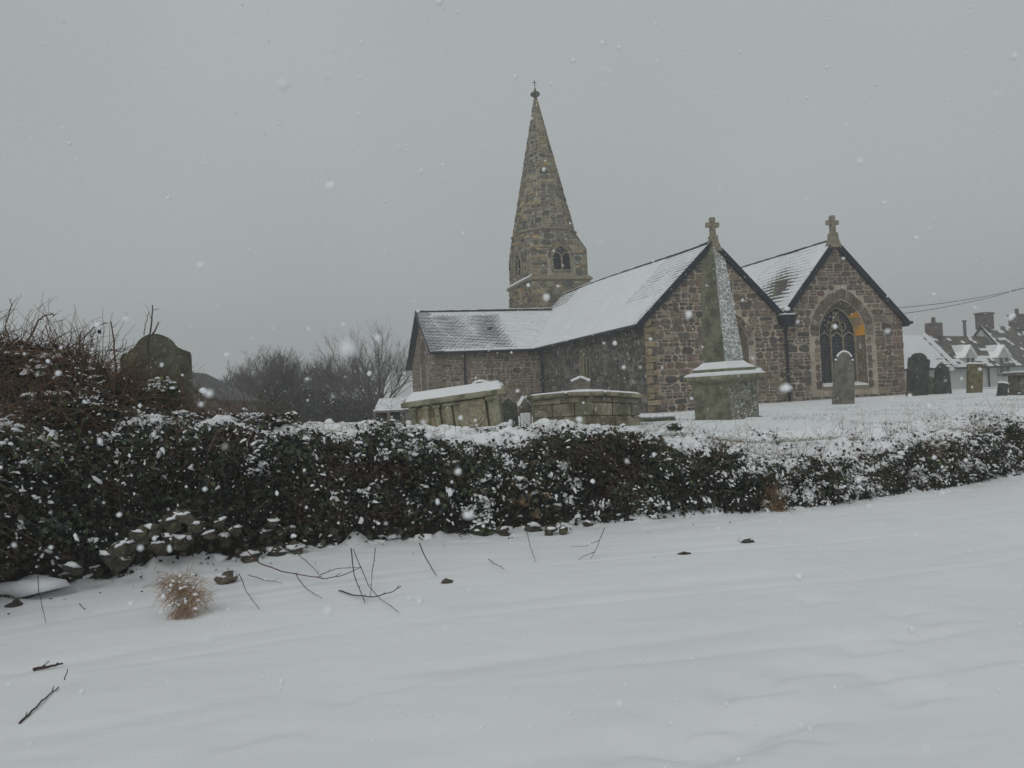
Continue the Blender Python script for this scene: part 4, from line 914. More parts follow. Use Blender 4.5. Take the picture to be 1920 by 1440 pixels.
# ------------------------------------------------------------------ hedge bank
def bank_frames():
    pts = [(a, b) for a, b in zip(FX, FY) if -9 < a < 31]; P = []
    for (x0, y0), (x1, y1) in zip(pts[:-1], pts[1:]):
        L_ = math.hypot(x1-x0, y1-y0); k = max(1, int(L_/.06))
        for i in range(k): P.append((x0+(x1-x0)*i/k, y0+(y1-y0)*i/k))
    P = np.array(P); k = 15; ker = np.ones(k)/k; Q = P.copy()
    for c_ in (0, 1): Q[k:-k, c_] = np.convolve(P[:, c_], ker, 'same')[k:-k]
    T_ = np.gradient(Q, axis=0); T_ /= np.linalg.norm(T_, axis=1)[:, None]; Nb = np.stack([-T_[:, 1], T_[:, 0]], 1)   # back normal
    return Q, T_, Nb
BQ, BT, BN = bank_frames(); NB = len(BQ)
def bank_pt(i, t):
    """i float index array, t 0..1; returns positions and outward normals"""
    i = np.clip(i, 0, NB-1.001); i0 = i.astype(int); fr = (i-i0)[:, None]
    F = BQ[i0]*(1-fr)+BQ[i0+1]*fr; N_ = BN[i0]*(1-fr)+BN[i0+1]*fr
    zt = np.interp(F[:, 0], TX, TZ); gx = F[:, 0]+N_[:, 0]*2.0; gy = F[:, 1]+N_[:, 1]*2.0; zg = ground(gx, gy)+.02
    a = np.clip(t/.5, 0, 1); b = np.clip((t-.5)/.5, 0, 1)
    right = sm(2.0, 4.5, F[:, 0])
    fb_ = .42*a**1.4; back = fb_+b*1.6
    lump = .13*vnoise(F[:, 0]*.9, F[:, 0]*0+3, 61)+.08*vnoise(F[:, 0]*2.6, F[:, 0]*0+8, 62); zt = zt+lump; hh = zt+1.70; z = -1.70+hh*np.sin(a*np.pi/2)**.72
    z = np.where(t > .5, zt+(zg-zt)*sm(0, 1, b**.8)-.03*sm(.9, 1, b), z)
    d = .30*fbm(F[:, 0]*1.1+9, z*1.4+back, 4, 3)+.16*fbm(F[:, 0]*4, z*4+back*3, 3, 6)
    w_ = sm(0, .1, t)*sm(1, .75, t)*1.0+.0
    ox = N_*(back-d*w_*sm(.75, .45, t))[:, None]
    z = z+d*.38*sm(.35, .6, t)*sm(1, .8, t)
    P = np.stack([F[:, 0]+ox[:, 0], F[:, 1]+ox[:, 1], z], 1)
    up = sm(.35, .7, t); nrm = np.stack([-N_[:, 0]*(1-up), -N_[:, 1]*(1-up), .25+up*.9], 1); nrm /= np.linalg.norm(nrm, axis=1)[:, None]
    return P, nrm
bank = thing('hedge_bank', 'long ivy-covered stone hedge bank dusted with snow between road and churchyard', 'hedge', (0, 0, 0))
nt_ = 44; I, Tt = np.meshgrid(np.arange(0, NB-1, 1.), np.linspace(0, 1, nt_)); P_, _ = bank_pt(I.ravel(), Tt.ravel())
i = np.arange(I.size).reshape(I.shape); Fq = np.stack([i[:-1, :-1], i[:-1, 1:], i[1:, 1:], i[1:, :-1]], -1).reshape(-1, 4)
npmesh('bank_core', P_, Fq, M['earth'], bank, smooth=True)
# leaves -------------------------------------------------------------
def basis(n, spin):
    up = np.tile([0, 0, 1.], (len(n), 1)); s = np.cross(up, n); l = np.linalg.norm(s, axis=1)[:, None]; s = np.where(l > 1e-4, s/np.maximum(l, 1e-4), [1, 0, 0]); q = np.cross(n, s)
    c, d = np.cos(spin)[:, None], np.sin(spin)[:, None]; return s*c+q*d, -s*d+q*c
def leaves(name, P, nrm, size, cols, mat, parent, jit=.55, kind='stuff'):
    n = len(P); nn = nrm+rng.normal(0, jit, (n, 3)); nn[:, 2] += .15; nn /= np.linalg.norm(nn, axis=1)[:, None]
    e1, e2 = basis(nn, rng.uniform(-1.2, 1.2, n)+math.pi); s = size[:, None]
    shp = np.array([(0, -.5), (.5, -.25), (.34, .12), (0, .62), (-.34, .12), (-.5, -.25)]); lift = np.array([0, -.14, -.06, -.16, -.06, -.14])
    V = np.stack([P+e1*s*a+e2*s*b+nn*s*l for (a, b), l in zip(shp, lift)], 1).reshape(-1, 3)
    o = (np.arange(n)*6)[:, None]; Fq = np.concatenate([o+np.array([[0, 1, 2, 3]]), o+np.array([[0, 3, 4, 5]])], 0)
    return npmesh(name, V, Fq, mat, parent, kind=kind, cols=np.repeat(cols, 6, 0)), nn
def domes(name, P, nrm, size, mat, parent, thick=.35, kind='stuff', n=7):
    m_ = len(P); e1, e2 = basis(nrm, rng.uniform(0, 6.3, m_)); vs_ = []
    rr = rng.uniform(.35, 1.35, (m_, n))*np.array([1.25, .8, .6, .95, 1.2, .8, .6, .9, 1])[:n]
    for k in range(n):
        a = 2*math.pi*k/n; vs_.append(P+(e1*math.cos(a)+e2*math.sin(a)*.8)*(size*rr[:, k])[:, None]-nrm*(size*.18)[:, None])
    for k in range(n):
        a = 2*math.pi*k/n; vs_.append(P+(e1*math.cos(a)+e2*math.sin(a)*.8)*(size*rr[:, k]*.62)[:, None]+nrm*(size*thick*.75)[:, None])
    vs_.append(P+nrm*(size*thick)[:, None]); V = np.stack(vs_, 1).reshape(-1, 3); k1 = 2*n+1
    o = (np.arange(m_)*k1)[:, None]; fs = []
    for k in range(n): fs.append(o+np.array([[k, (k+1) % n, n+(k+1) % n, n+k]])); fs.append(o+np.array([[n+k, n+(k+1) % n, 2*n, 2*n]]))
    V4 = np.concatenate(fs, 0)
    # quads with a doubled corner are split off as triangles
    quad = V4[V4[:, 2] != V4[:, 3]]; tri = V4[V4[:, 2] == V4[:, 3]][:, :3]
    T_ = np.concatenate([quad[:, [0, 1, 2]], quad[:, [0, 2, 3]], tri], 0)
    return npmesh(name, V, T_, mat, parent, kind=kind, smooth=True)
VISI0 = int(np.argmin(np.abs(BQ[:, 0]+6.2))); VISI1 = int(np.argmin(np.abs(BQ[:, 0]-13)))
def samp(n, t0=0., t1=1., power=1.): return rng.uniform(VISI0, VISI1, n), t0+(t1-t0)*rng.random(n)**power
ivp = np.array([(.014, .018, .014), (.020, .026, .018), (.028, .034, .022), (.010, .013, .012), (.042, .052, .022), (.036, .025, .018), (.024, .023, .021)])
def pick(pal, n, p=None): return 1.3*pal[rng.choice(len(pal), n, p=p)]*rng.uniform(.75, 1.3, (n, 1))
ii, tt = samp(135000, .03, .93); i2, t2_ = samp(16000, .0, .10); ii = np.concatenate([ii, i2]); tt = np.concatenate([tt, t2_]); P_, n_ = bank_pt(ii, tt)
# thin the ivy over bare stone at the foot and on the snowy top
fx = P_[:, 0]; patch = fbm(fx*1.1, P_[:, 2]*1.5, 3, 12)
keep = (rng.random(len(fx)) < np.where(tt > .52, .26-.5*(tt-.52)+.55*patch, 1.0)) & ~((P_[:, 2] < -1.42) & (fx > -5.2) & (fx < -1.2) & (rng.random(len(fx)) < .75)) & ~((np.abs(fx-.15) < .5) & (P_[:, 2] < -1.05) & (rng.random(len(fx)) < .75))
P_, n_, tt = P_[keep], n_[keep], tt[keep]; fx = P_[:, 0]; patch = patch[keep]
P_ = P_+n_*rng.uniform(-.05, .15, (len(P_), 1)); cols = pick(ivp, len(P_), [.24, .24, .13, .2, .03, .08, .08])
g = (fbm(fx*.8+50, P_[:, 2]*1.2, 3, 40) > .22); cols[g] = cols[g]*1.3+np.array([.002, .005, 0]); g = (fbm(fx*1.5+20, P_[:, 2]*1.8, 3, 41) > .16); cols[g] = cols[g]*.5+np.array([.030, .018, .013])*rng.uniform(.6, 1.5, (g.sum(), 1))
leaves('ivy', P_, n_, rng.uniform(.024, .058, len(P_)), cols, M['ivy'], bank)
# sprays of ivy standing out from the face
ci, ctt = samp(420, .06, .42); C_, Cn = bank_pt(ci, ctt); m_ = rng.integers(14, 46, 420); idx = np.repeat(np.arange(420), m_)
off = rng.normal(0, 1, (len(idx), 3)); rad = np.repeat(rng.uniform(.05, .16, 420), m_)[:, None]
SP = C_[idx]+Cn[idx]*(np.repeat(rng.uniform(.06, .24, 420), m_)[:, None])+off*rad*np.array([1.1, .7, .8]); SN = Cn[idx]*.6+off*.35; SN /= np.linalg.norm(SN, axis=1)[:, None]
SC = pick(ivp, len(idx), [.2, .24, .2, .12, .10, .06, .08])*np.repeat(rng.uniform(.8, 1.7, 420), m_)[:, None]
kk = SP[:, 2] > -1.62; SP, SN, SC, ST = SP[kk], SN[kk], SC[kk], ctt[idx][kk]
leaves('ivy_sprays', SP, SN, rng.uniform(.028, .062, len(SP)), SC, M['ivy'], bank)
LP, LN, LT = np.concatenate([P_, SP]), np.concatenate([n_, SN]), np.concatenate([tt, ST])
# snow resting on leaves
pn_ = fbm(LP[:, 0]*1.6+3, LP[:, 2]*2.2+LP[:, 1]*.5, 4, 70); dens = .07+.55*sm(.38, .62, LT)+.14*sm(1.5, 5, LP[:, 0])+.30*sm(.05, .35, pn_)
dens *= 1-.8*sm(-.6, -3.2, LP[:, 0])*sm(-.6, -.95, LP[:, 2])
cl = fbm(LP[:, 0]*9, LP[:, 2]*11+LP[:, 1]*6, 3, 71)
prob = dens*(.14+2.9*sm(.05, .26, cl)); prob = np.where(LT > .56, prob*.5, prob)*(1+.8*sm(.34, .44, LT))
k = rng.random(len(LP)) < prob*.95; sz = rng.uniform(.008, .030, k.sum())*(1+.35*sm(.4, .65, LT[k])+.9*sm(.22, .42, cl[k]))
nn_s = LN[k]*.5+np.array([0, 0, .6])+rng.normal(0, .38, (k.sum(), 3)); nn_s /= np.linalg.norm(nn_s, axis=1)[:, None]
domes('leaf_snow', LP[k]+LN[k]*.02+np.array([0, 0, .014])+rng.normal(0, .012, (k.sum(), 3)), nn_s, sz, M['snow'], bank)
# snow sheet over the bank top; it dips under the ivy where leaves break through
I, Tt = np.meshgrid(np.arange(VISI0-20, NB-2, .6), np.linspace(.36, .999, 72)); P_, n_ = bank_pt(I.ravel(), Tt.ravel())
q = fbm(P_[:, 0]*2.6, P_[:, 1]*2.6+P_[:, 2]*2, 4, 90)+.35*fbm(P_[:, 0]*9, P_[:, 1]*9, 2, 91)
tr_ = Tt.ravel(); h_ = .105+.18*q*sm(1., .8, tr_)-.10*sm(.52, .44, tr_)-.13*sm(.44, .36, tr_)-.06*sm(.9, 1, tr_)
P_ = P_+n_*h_[:, None]
i = np.arange(I.size).reshape(I.shape); Fq = np.stack([i[:-1, :-1], i[:-1, 1:], i[1:, 1:], i[1:, :-1]], -1).reshape(-1, 4)
npmesh('bank_top_snow', P_, Fq, M['snow'], bank, smooth=True)
# twigs in the bank ---------------------------------------------------
TW = [(.10, .07, .045), (.16, .12, .08), (.07, .045, .03), (.10, .065, .04), (.045, .035, .028), (.13, .10, .065), (.06, .03, .022)]
def twig_pts(p, d, L_, n=6, wob=.25, grav=-.25):
    pts = [Vector(p)]; d = Vector(d).normalized()
    for i_ in range(n):
        d = (d+Vector((U(-wob, wob), U(-wob, wob), U(-wob, wob)+grav*.3))).normalized(); pts.append(pts[-1]+d*L_/n)
    return pts
mb = MB(); ii, tt = samp(5200, .05, .8); P_, n_ = bank_pt(ii, tt)
for p, n__ in zip(P_, n_):
    d = Vector(n__)+Vector((U(-1.4, 1.4), U(-.3, .3), U(-.9, .7))); mb.tube(twig_pts(Vector(p)+Vector(n__)*U(.0, .08), d, U(.12, .55), 5, .3, U(-.9, .1)), U(.0018, .0038), .0012, n=3, col=tuple(v*1.35 for v in random.choice(TW)), cap=False)
mb.build('dead_stems', M['bark'], bank, kind='stuff')
mb = MB(); ci, ctt = samp(26, .2, .6); C_, Cn = bank_pt(ci, ctt)
for p0, n__ in zip(C_, Cn):                       # clumps of pale dead stalks and roots
    cc = random.choice([(.20, .15, .10), (.15, .10, .065), (.24, .19, .13)])
    for k in range(random.randint(25, 70)):
        p = Vector(p0)+V3(random.gauss(0, .14), random.gauss(0, .05), random.gauss(0, .10)); mb.tube(twig_pts(p+Vector(n__)*U(.02, .14), Vector(n__)*.5+V3(U(-1, 1), U(-.2, .2), U(-1.2, .5)), U(.12, .42), 5, .35, -.6), U(.0018, .0036), .0012, n=3, col=tuple(v*U(.7, 1.2) for v in cc), cap=False)
mb.build('dead_stalk_clumps', M['bark'], bank, kind='stuff')
# fine dead grass hanging
mb = MB(); ii, tt = samp(9000, .15, .75); P_, n_ = bank_pt(ii, tt)
GR = [(.20, .15, .08), (.14, .10, .055), (.25, .20, .12), (.09, .08, .04)]
def blade(mb, p, d, L_, wd, col, bend=-.5):
    p = Vector(p); d = Vector(d).normalized(); s = d.cross(Vector((U(-1, 1), U(-1, 1), U(-.2, .2)))).normalized()*wd; q = p+d*L_*.5; e = q+(d+Vector((U(-.2, .2), U(-.2, .2), bend))).normalized()*L_*.5
    mb.add([p-s, p+s, q+s*.7, q-s*.7, e], [(0, 1, 2, 3), (3, 2, 4)], col)
gx_ = fbm(P_[:, 0]*1.4, P_[:, 2]*1.4, 3, 60)
for p, n__, g_ in zip(P_, n_, gx_):
    if g_ < -.12: continue
    blade(mb, Vector(p)+Vector(n__)*.05, Vector(n__)+Vector((U(-.7, .7), 0, U(-.5, .6))), U(.06, .24), .0026, random.choice(GR), -.9)
mb.build('dead_grass', M['drygrass'], bank, kind='stuff')
# foot stones with snow caps
def bstone(px, py, r_, col=None, z=None, snow=.6, parent=bank, name='stone', sq=.75, Y=None, dy=0.):
    p = PZ(px, py, -1.62) if Y is None else PY(px, py, Y)
    s = MB(); s.blob((0, 0, 0), (r_*U(.75, 1.1), r_*.8, r_*sq*U(.8, 1.2)), .42, n=7, m=5, rot=Matrix.Rotation(U(-.5, .5), 3, 'Y') @ Matrix.Rotation(U(0, 3), 3, 'Z'), col=col or random.choice([(.075, .07, .057), (.055, .053, .045), (.09, .08, .06), (.07, .06, .043)]))
    o = s.build(name, M['bankstone'], parent, smooth=False); o.location = (p.x, p.y+dy, p.z+r_*.3)
    if snow > 0:
        c_ = MB(); c_.blob((U(-.02, .02), U(-.03, .01), r_*sq*.62), (r_*snow*1.15, r_*snow*1.0, r_*U(.18, .32)), .45, n=8, m=5, rot=Matrix.Rotation(U(-.35, .35), 3, 'Y')); c_.build('snow_cap', M['snow'], o, smooth=True)
    return o
for px, py, r_ in ((225, 1062, .13), (300, 1035, .11), (343, 1022, .10), (322, 988, .10), (368, 992, .08), (385, 1035, .07), (265, 1010, .08), (258, 1070, .10), (495, 1008, .10), (525, 1012, .09), (520, 1045, .11), (555, 1040, .11), (470, 1052, .11),
    (455, 1035, .12), (580, 1020, .10), (600, 1030, .06), (122, 1088, .09), (160, 1092, .08), (140, 1070, .08), (180, 1075, .09), (290, 1000, .07), (345, 975, .07), (410, 985, .07), (440, 1000, .08), (510, 985, .07), (545, 1000, .08), (575, 998, .07), (620, 1000, .07), (655, 1000, .07), (225, 1035, .09), (315, 1015, .07), (420, 1015, .09), (240, 1030, .09), (205, 1050, .09), (640, 1020, .09), (672, 1012, .10), (712, 1015, .09), (740, 1005, .08), (780, 1008, .07), (830, 1000, .10), (858, 990, .09),
    (943, 1002, .09), (965, 985, .07), (1000, 995, .10), (1030, 1000, .08), (1055, 998, .07), (1165, 975, .10), (1185, 978, .06), (1060, 970, .07), (1040, 975, .09), (1100, 985, .06), (1320, 965, .07), (300, 1062, .1), (350, 1050, .09), (395, 1008, .08)):
    p = PZ(px, py, -1.62); yf = float(yfoot(p.x)); yy = min(p.y, yf+.12)+.05; q = ray(px, py); pt = q*(yy/q.y)
    bstone(px, py, r_*1.05, Y=yy+.03, snow=U(.5, .9))
for px, py, r_, c_ in ((985, 940, .13, (.24, .17, .09)), (1003, 968, .12, (.19, .14, .09)), (958, 945, .08, (.17, .13, .08)), (1020, 935, .09, (.22, .15, .08)), (975, 975, .07, None), (1045, 955, .08, None)):
    p = PZ(px, 992, -1.62); bstone(px, py, r_, c_, Y=float(yfoot(p.x))+.02)
mb = MB()
for k in range(170):
    x = U(-5.0, 2.5) if k % 3 else U(-5, -1.5); y = float(yfoot(x))+U(-.10, .16); mb.blob((x, y, -1.66+U(0, .10)*(1 if y > yfoot(x) else .3)), (U(.04, .14), U(.03, .07), U(.025, .06)), .35, n=8, m=5)
mb.build('foot_drifts', M['snow'], bank, kind='stuff', smooth=True)
mb = MB()
for k in range(150):
    x = U(-5.1, -1.4); y = float(yfoot(x))+U(-.03, .08); mb.blob((x, y, -1.62+U(0, .34)*random.random()), (U(.025, .07), .05, U(.02, .05)), .45, n=6, m=4, col=random.choice([(.10, .09, .07), (.07, .065, .05), (.13, .11, .08)]))
mb.build('small_stones', M['bankstone'], bank, kind='stuff')
# loose stones on the verge
def loose(px, py, r_, label, snow=.7, col=None, sq=.75):
    p = PZ(px, py, -1.60); rt = thing('verge_stone', label, 'stone', (p.x, p.y, -1.665), group='loose stones on the snowy verge')
    s = MB(); s.blob((0, 0, r_*.3), (r_, r_*.8, r_*sq), .28, n=11, m=7, col=col or (.14, .12, .09)); s.build('rock', M['bankstone'], rt)
    if snow: MB().blob((-.01, .02, r_*.3+r_*sq*.5), (r_*snow*1.25, r_*snow*.9, r_*.42), .3, n=12, m=7).build('snow_cap', M['snow'], rt, smooth=True)
loose(426, 1082, .11, 'oblong stone with snow cap left of the others at the bank foot')
loose(838, 1083, .055, 'small bare grey stone half sunk in the verge snow', 0)
loose(30, 1112, .24, 'big snow-smothered boulder at the left frame edge below the bank', 1.35, sq=.55)
loose(28, 1128, .07, 'small dark stone poking out beside the snow-smothered boulder', 0, (.06, .05, .04))
loose(1283, 1031, .07, 'dark bark-like clod lying on the snow right of centre', 0, (.05, .045, .035), sq=.3)
loose(1228, 1038, .03, 'tiny dark pebble beside the dark clod on the snow', 0, (.05, .045, .035))
loose(1400, 1008, .08, 'flat half-buried dark stone near the bank foot at right', .7, (.07, .065, .055), sq=.4)

# tan hanging grass streak and tussock
def tussock(name, label, base, n, L_, dirf, wd=.003, cols=None):
    mb = MB(); cols = cols or [(.26, .165, .095), (.20, .12, .07), (.34, .24, .15), (.13, .08, .05)]
    for k in range(n):
        p, d = dirf(); blade(mb, p, d, U(.5, 1)*L_, U(.6, 1.2)*wd, random.choice(cols), U(-1.2, -.1))
    return tag(mb.build(name, M['drygrass'], origin=tuple(base)), label, 'grass tuft')
b = PZ(345, 1150, -1.62)
def df():
    while True:
        if random.random() < .72:
            g = V3(random.gauss(0, .55), random.gauss(0, .5), random.gauss(0, .5)); 
            if g.length > 1.25: continue
            p = b+V3(-.02+g.x*.17, .10+g.y*.12, .17+g.z*.13-.04*g.x)
        else:
            f = random.random(); p = b+V3(.03-f*.02+random.gauss(0, .04), .06-f*.16, .12*(1-f)+.01)
        if nz(p.x*17, p.y*9, p.z*17) > -.12 and p.z > b.z-.005: break
    return p, V3(U(-1, 1)+(p.x-b.x)*4, -.45+U(-.6, .6), U(-1.5, .7)+(p.z-b.z-.17)*5)
tussock('grass_tussock', 'tan dead grass tussock standing on the snow at lower left', b, 1150, .20, df, .0019, [(.42, .29, .20), (.33, .22, .15), (.50, .38, .27), (.20, .13, .085), (.38, .25, .17)])
sn = MB()
for k in range(22): sn.blob(b+V3(U(-.13, .15), U(-.15, -.02), U(.05, .33)), (U(.008, .02), .012, U(.006, .012)), .3, n=6, m=4)
o = sn.build('grass_snow', M['snow'], bpy.data.objects['grass_tussock'], kind='stuff', smooth=True); o.location = -b
top = PY(1432, 885, 10.7); bot = PY(1462, 970, 10.45)
def df2():
    f = random.random()**.8; p = top.lerp(bot, f)+V3(random.gauss(0, .07)+.05*math.sin(f*7), U(-.16, .02), U(-.05, .05)); return p, V3(U(-.7, .7), -.5+U(-.3, .3), -.4+U(-.6, .5))
tussock('hanging_grass', 'orange-brown dead grass streaming down the ivy bank right of centre', bot, 520, .22, df2, .0024, [(.24, .15, .085), (.19, .12, .07), (.32, .23, .14), (.12, .085, .05)])
top2 = PY(1905, 815, 13.6)
def df3(): return top2+V3(U(-.9, .7), U(-.2, .2), U(-.18, .12)), V3(U(-.5, .5), -.5, U(-.5, .8))
tussock('hanging_grass', 'reddish-brown grass patch on the bank top at the right frame edge', top2, 1400, .16, df3, .004, [(.19, .12, .07), (.24, .16, .09), (.14, .10, .05)])
# lawn grass blades through the snow
def lawn_grass(n, x0, x1, cols, L_=(.03, .075)):
    x = rng.uniform(x0, x1, n); y = yfoot(x)+1.0+9*rng.random(n)**2.2; z = ground(x, y); k = fbm(x*.9, y*1.4, 3, 21)+.5*fbm(x*4, y*5, 2, 22)+.18*np.exp(-(y-yfoot(x)-1.2)/.8) > .08; mb = MB()
    for a, b_, c_ in zip(x[k], y[k], z[k]): blade(mb, (a, b_, c_+.005), (U(-.6, .6), U(-.5, .5), 1), U(*L_), .0022, random.choice(cols), .1)
    return mb
tag(lawn_grass(26000, -3, 15, [(.18, .17, .09), (.12, .13, .06), (.24, .21, .12)]).build('lawn_grass', M['drygrass'], kind='stuff'), 'thin grass blades poking through the churchyard snow', 'grass')

# ------------------------------------------------------------------ fallen twigs on the verge
TWL = [
 ([(658, 1028, .22), (664, 1078, .08), (684, 1130, 0)], 'dark bent twig hanging from the bank onto the snow, left of its crossing neighbour'),
 ([(662, 1030, .22), (690, 1098, .08), (716, 1125, .01), (748, 1148, 0)], 'longest thin twig of the trio, reaching furthest right over the snow'),
 ([(704, 1028, .2), (698, 1075, .08), (694, 1120, .02)], 'thin upright twig right of the crossing pair'),
 ([(636, 1107, .02), (662, 1116, .03), (700, 1120, .04), (735, 1110, .06), (752, 1099, .08)], 'dark curved twig lying like a bowl across the upright twigs'),
 ([(460, 1030, .25), (485, 1055, .12), (530, 1072, .05), (575, 1080, .03), (610, 1085, .04), (645, 1078, .06), (678, 1063, .08)], 'long reddish bramble runner arching low across the snow'),
 ([(560, 1040, .12), (585, 1062, .06), (606, 1086, .02)], 'short dark twig crossing the bramble runner'),
 ([(600, 1078, .05), (630, 1066, .07), (678, 1064, .09)], 'thin bowed bramble tip above the long runner'),
 ([(448, 1075, .14), (462, 1110, .03), (486, 1142, 0)], 'straight dark twig below the oblong capped stone'),
 ([(555, 1078, .03), (575, 1105, .01), (603, 1121, .01)], 'thin curled twig end below the bramble runner'),
 ([(466, 1078, .03), (495, 1088, .01), (529, 1093, .01)], 'faint thin twig left of the bramble runner'),
 ([(786, 1018, .2), (800, 1050, .08), (818, 1079, 0)], 'thick broken twig beside the small bare grey stone'),
 ([(985, 985, .2), (993, 1020, .08), (1004, 1053, 0)], 'single straight twig below the bare orange stones'),
 ([(1133, 990, .2), (1121, 1022, .10), (1108, 1048, .02)], 'forked twig hanging over the snow at centre right'),
 ([(915, 1048, .02), (930, 1058, .03), (946, 1067, .01)], 'small forked twig below the leafy ivy tuft'),
 ([(70, 1055, .3), (73, 1110, .15), (86, 1168, 0)], 'long slender twig hanging past the big boulder at far left'),
 ([(36, 1356, .01), (60, 1333, .02), (85, 1308, .02), (110, 1288, .01)], 'long black twig lying alone at the bottom left'),
 ([(121, 1275, .01), (127, 1254, .10)], 'short black twig standing upright at the bottom left'),
 ([(64, 1254, .0), (90, 1250, .008), (118, 1244, .004)], 'half-buried dark stick lying flat at lower left'),
 ([(148, 1132, .05), (160, 1145, .0)], 'stubby twig poking out below the bank at far left'),
]
for k, (pp_, lab) in enumerate(TWL):
    P = [PZ(a, b_, -1.62+c_-(.032 if k in (15, 17, 3) else 0)) for a, b_, c_ in pp_]; 
    # refine
    Q = []
    for a, b_ in zip(P[:-1], P[1:]):
        for j in range(4): Q.append(a.lerp(b_, j/4)+V3(U(-.004, .004), U(-.004, .004), U(-.003, .003)))
    Q.append(P[-1]); r_ = .0065 if k in (0, 3, 4, 10, 15, 17) else .0042
    if k == 17: r_ = .012
    mb = MB().tube(Q, r_, r_*.5, n=5, col=(.045, .03, .025) if k != 4 else (.09, .03, .03))
    for j in range(2, len(Q)-1, 4):
        d = (Q[j+1]-Q[j]).normalized()+V3(U(-.8, .8), U(-.8, .8), U(.1, .8)); mb.tube([Q[j], Q[j]+d.normalized()*U(.02, .07)], r_*.6, r_*.3, n=4, col=(.045, .03, .025))
    if k == 12: mb.tube([Q[3], PZ(1098, 1024, -1.5), PZ(1068, 1025, -1.56)], r_*.7, .002, n=4, col=(.045, .03, .025)); mb.tube([Q[6], PZ(1096, 1042, -1.6), PZ(1084, 1050, -1.61)], r_*.7, .002, n=4, col=(.045, .03, .025))
    tag(mb.build('fallen_twig', M['bark'], origin=tuple(Q[-1])), lab, 'twig', 'twigs lying on the snowy verge')
# small litter
mb = MB()
for k in range(150):
    px = U(0, 1500) if k % 3 else U(0, 520); d_ = U(.1, 1.6)*random.random(); X0 = (px-960)/1500*9.5*1.05; y = float(yfoot(X0))-d_; p = V3(X0, y, -1.615+.03*math.exp(-d_/.5))
    if random.random() < .6: mb.tube(twig_pts(p, (U(-1, 1), U(-1, 1), U(-.1, .9)), U(.03, .12), 3, .4, 0), .0025, .001, n=3, col=random.choice(TW))
    else: mb.blob(p, (U(.008, .02), U(.006, .014), .006), .4, n=6, m=4, col=(.035, .03, .022))
tag(mb.build('verge_litter', M['bark'], kind='stuff'), 'scattered leaf bits and tiny twigs on the verge snow', 'litter')

# ------------------------------------------------------------------ bramble mound on the left
def mound(x, y):
    h = .95*np.exp(-((x+6.0)/1.2)**2-((y-9.2)/1.0)**2)+.34*np.exp(-((x+6.5)/.8)**2-((y-9.2)/.9)**2)+.36*np.exp(-((x+4.85)/.55)**2-((y-9.3)/.8)**2)+.03*np.exp(-((x+3.5)/.6)**2-((y-9.6)/.6)**2)
    front = sm(.15, .75, y-yfoot(x))
    return -.95+.77*front+h*(.25+.75*front)+(.14*fbm(x*1.5, y*1.5, 3, 33)+.10*fbm(x*4, y*4, 2, 34))*sm(.05, .3, h)
br = thing('bramble_thicket', 'tangled brown bramble and ivy thicket heaped on the bank at left', 'bramble', (0, 0, 0))
X, Yn = np.meshgrid(np.arange(-10, -2.6, .08), np.arange(4.5, 11.6, .08)); Z = mound(X, Yn)-.10; Z = np.where(Yn < yfoot(X)+.12, -1.7, Z)
i = np.arange(X.size).reshape(X.shape); Fq = np.stack([i[:-1, :-1], i[:-1, 1:], i[1:, 1:], i[1:, :-1]], -1).reshape(-1, 4)
npmesh('thicket_core', np.stack([X, Yn, Z], -1).reshape(-1, 3), Fq, M['earth'], br, smooth=True)
def msamp(n):
    x = rng.uniform(-8.5, -2.9, n); y = yfoot(x)+.2; y = y+(10.5-y)*rng.random(n)**.75; z = mound(x, y); k = (z > -.45) & (y < 10.6)
    x, y, z = x[k], y[k], z[k]; e = .04; nx = -(mound(x+e, y)-z)/e; ny = -(mound(x, y+e)-z)/e; nn = np.stack([nx, ny-.2, np.ones_like(nx)*.8], 1); nn /= np.linalg.norm(nn, axis=1)[:, None]
    return np.stack([x, y, z], 1), nn
P_, n_ = msamp(36000); fr = fbm(P_[:, 0]*1.4, P_[:, 1]*1.4+P_[:, 2]*2, 3, 35); k = (rng.random(len(P_)) < .35+.9*fr+.5*sm(-5.0, -4.0, P_[:, 0])); P_, n_ = P_[k], n_[k]
P_ = P_+n_*rng.uniform(-.04, .1, (len(P_), 1)); leaves('ivy', P_, n_, rng.uniform(.035, .075, len(P_)), pick(ivp, len(P_), [.2, .2, .2, .12, .12, .1, .06]), M['ivy'], br)
P2_, n2_ = P_, n_; fr = fbm(P2_[:, 0]*2.1+7, P2_[:, 1]*2.1+P2_[:, 2]*2, 3, 36); k = rng.random(len(P2_)) < (.05+.8*sm(.05, .3, fr))*(.35+.65*sm(-5.2, -4.2, P2_[:, 0])); P2_, n2_ = P2_[k], n2_[k]
nn_s = n2_*.3+np.array([0, 0, .8]); nn_s /= np.linalg.norm(nn_s, axis=1)[:, None]
domes('leaf_snow', P2_+np.array([0, 0, .03]), nn_s, rng.uniform(.008, .03, len(P2_)), M['snow'], br)
mb = MB(); P_, n_ = msamp(9500)
BR = [(.17, .11, .07), (.20, .12, .075), (.11, .07, .045), (.15, .085, .05), (.07, .05, .035), (.17, .12, .08), (.085, .045, .03)]
for p, n__ in zip(P_, n_):
    if p[0] > -4.2 and random.random() < .85: continue
    d = Vector(n__)*U(-.2, .8)+V3(U(-1.2, 1.2), U(-.6, .3), U(-.3, .8)); mb.tube(twig_pts(Vector(p)+V3(0, 0, U(-.1, .06)), d, U(.2, .8), 6, .35, U(-.8, .2)), U(.0025, .006), .0018, n=3, col=random.choice(BR), cap=False)
mb.build('bramble_tangle', M['bark'], br, kind='stuff')
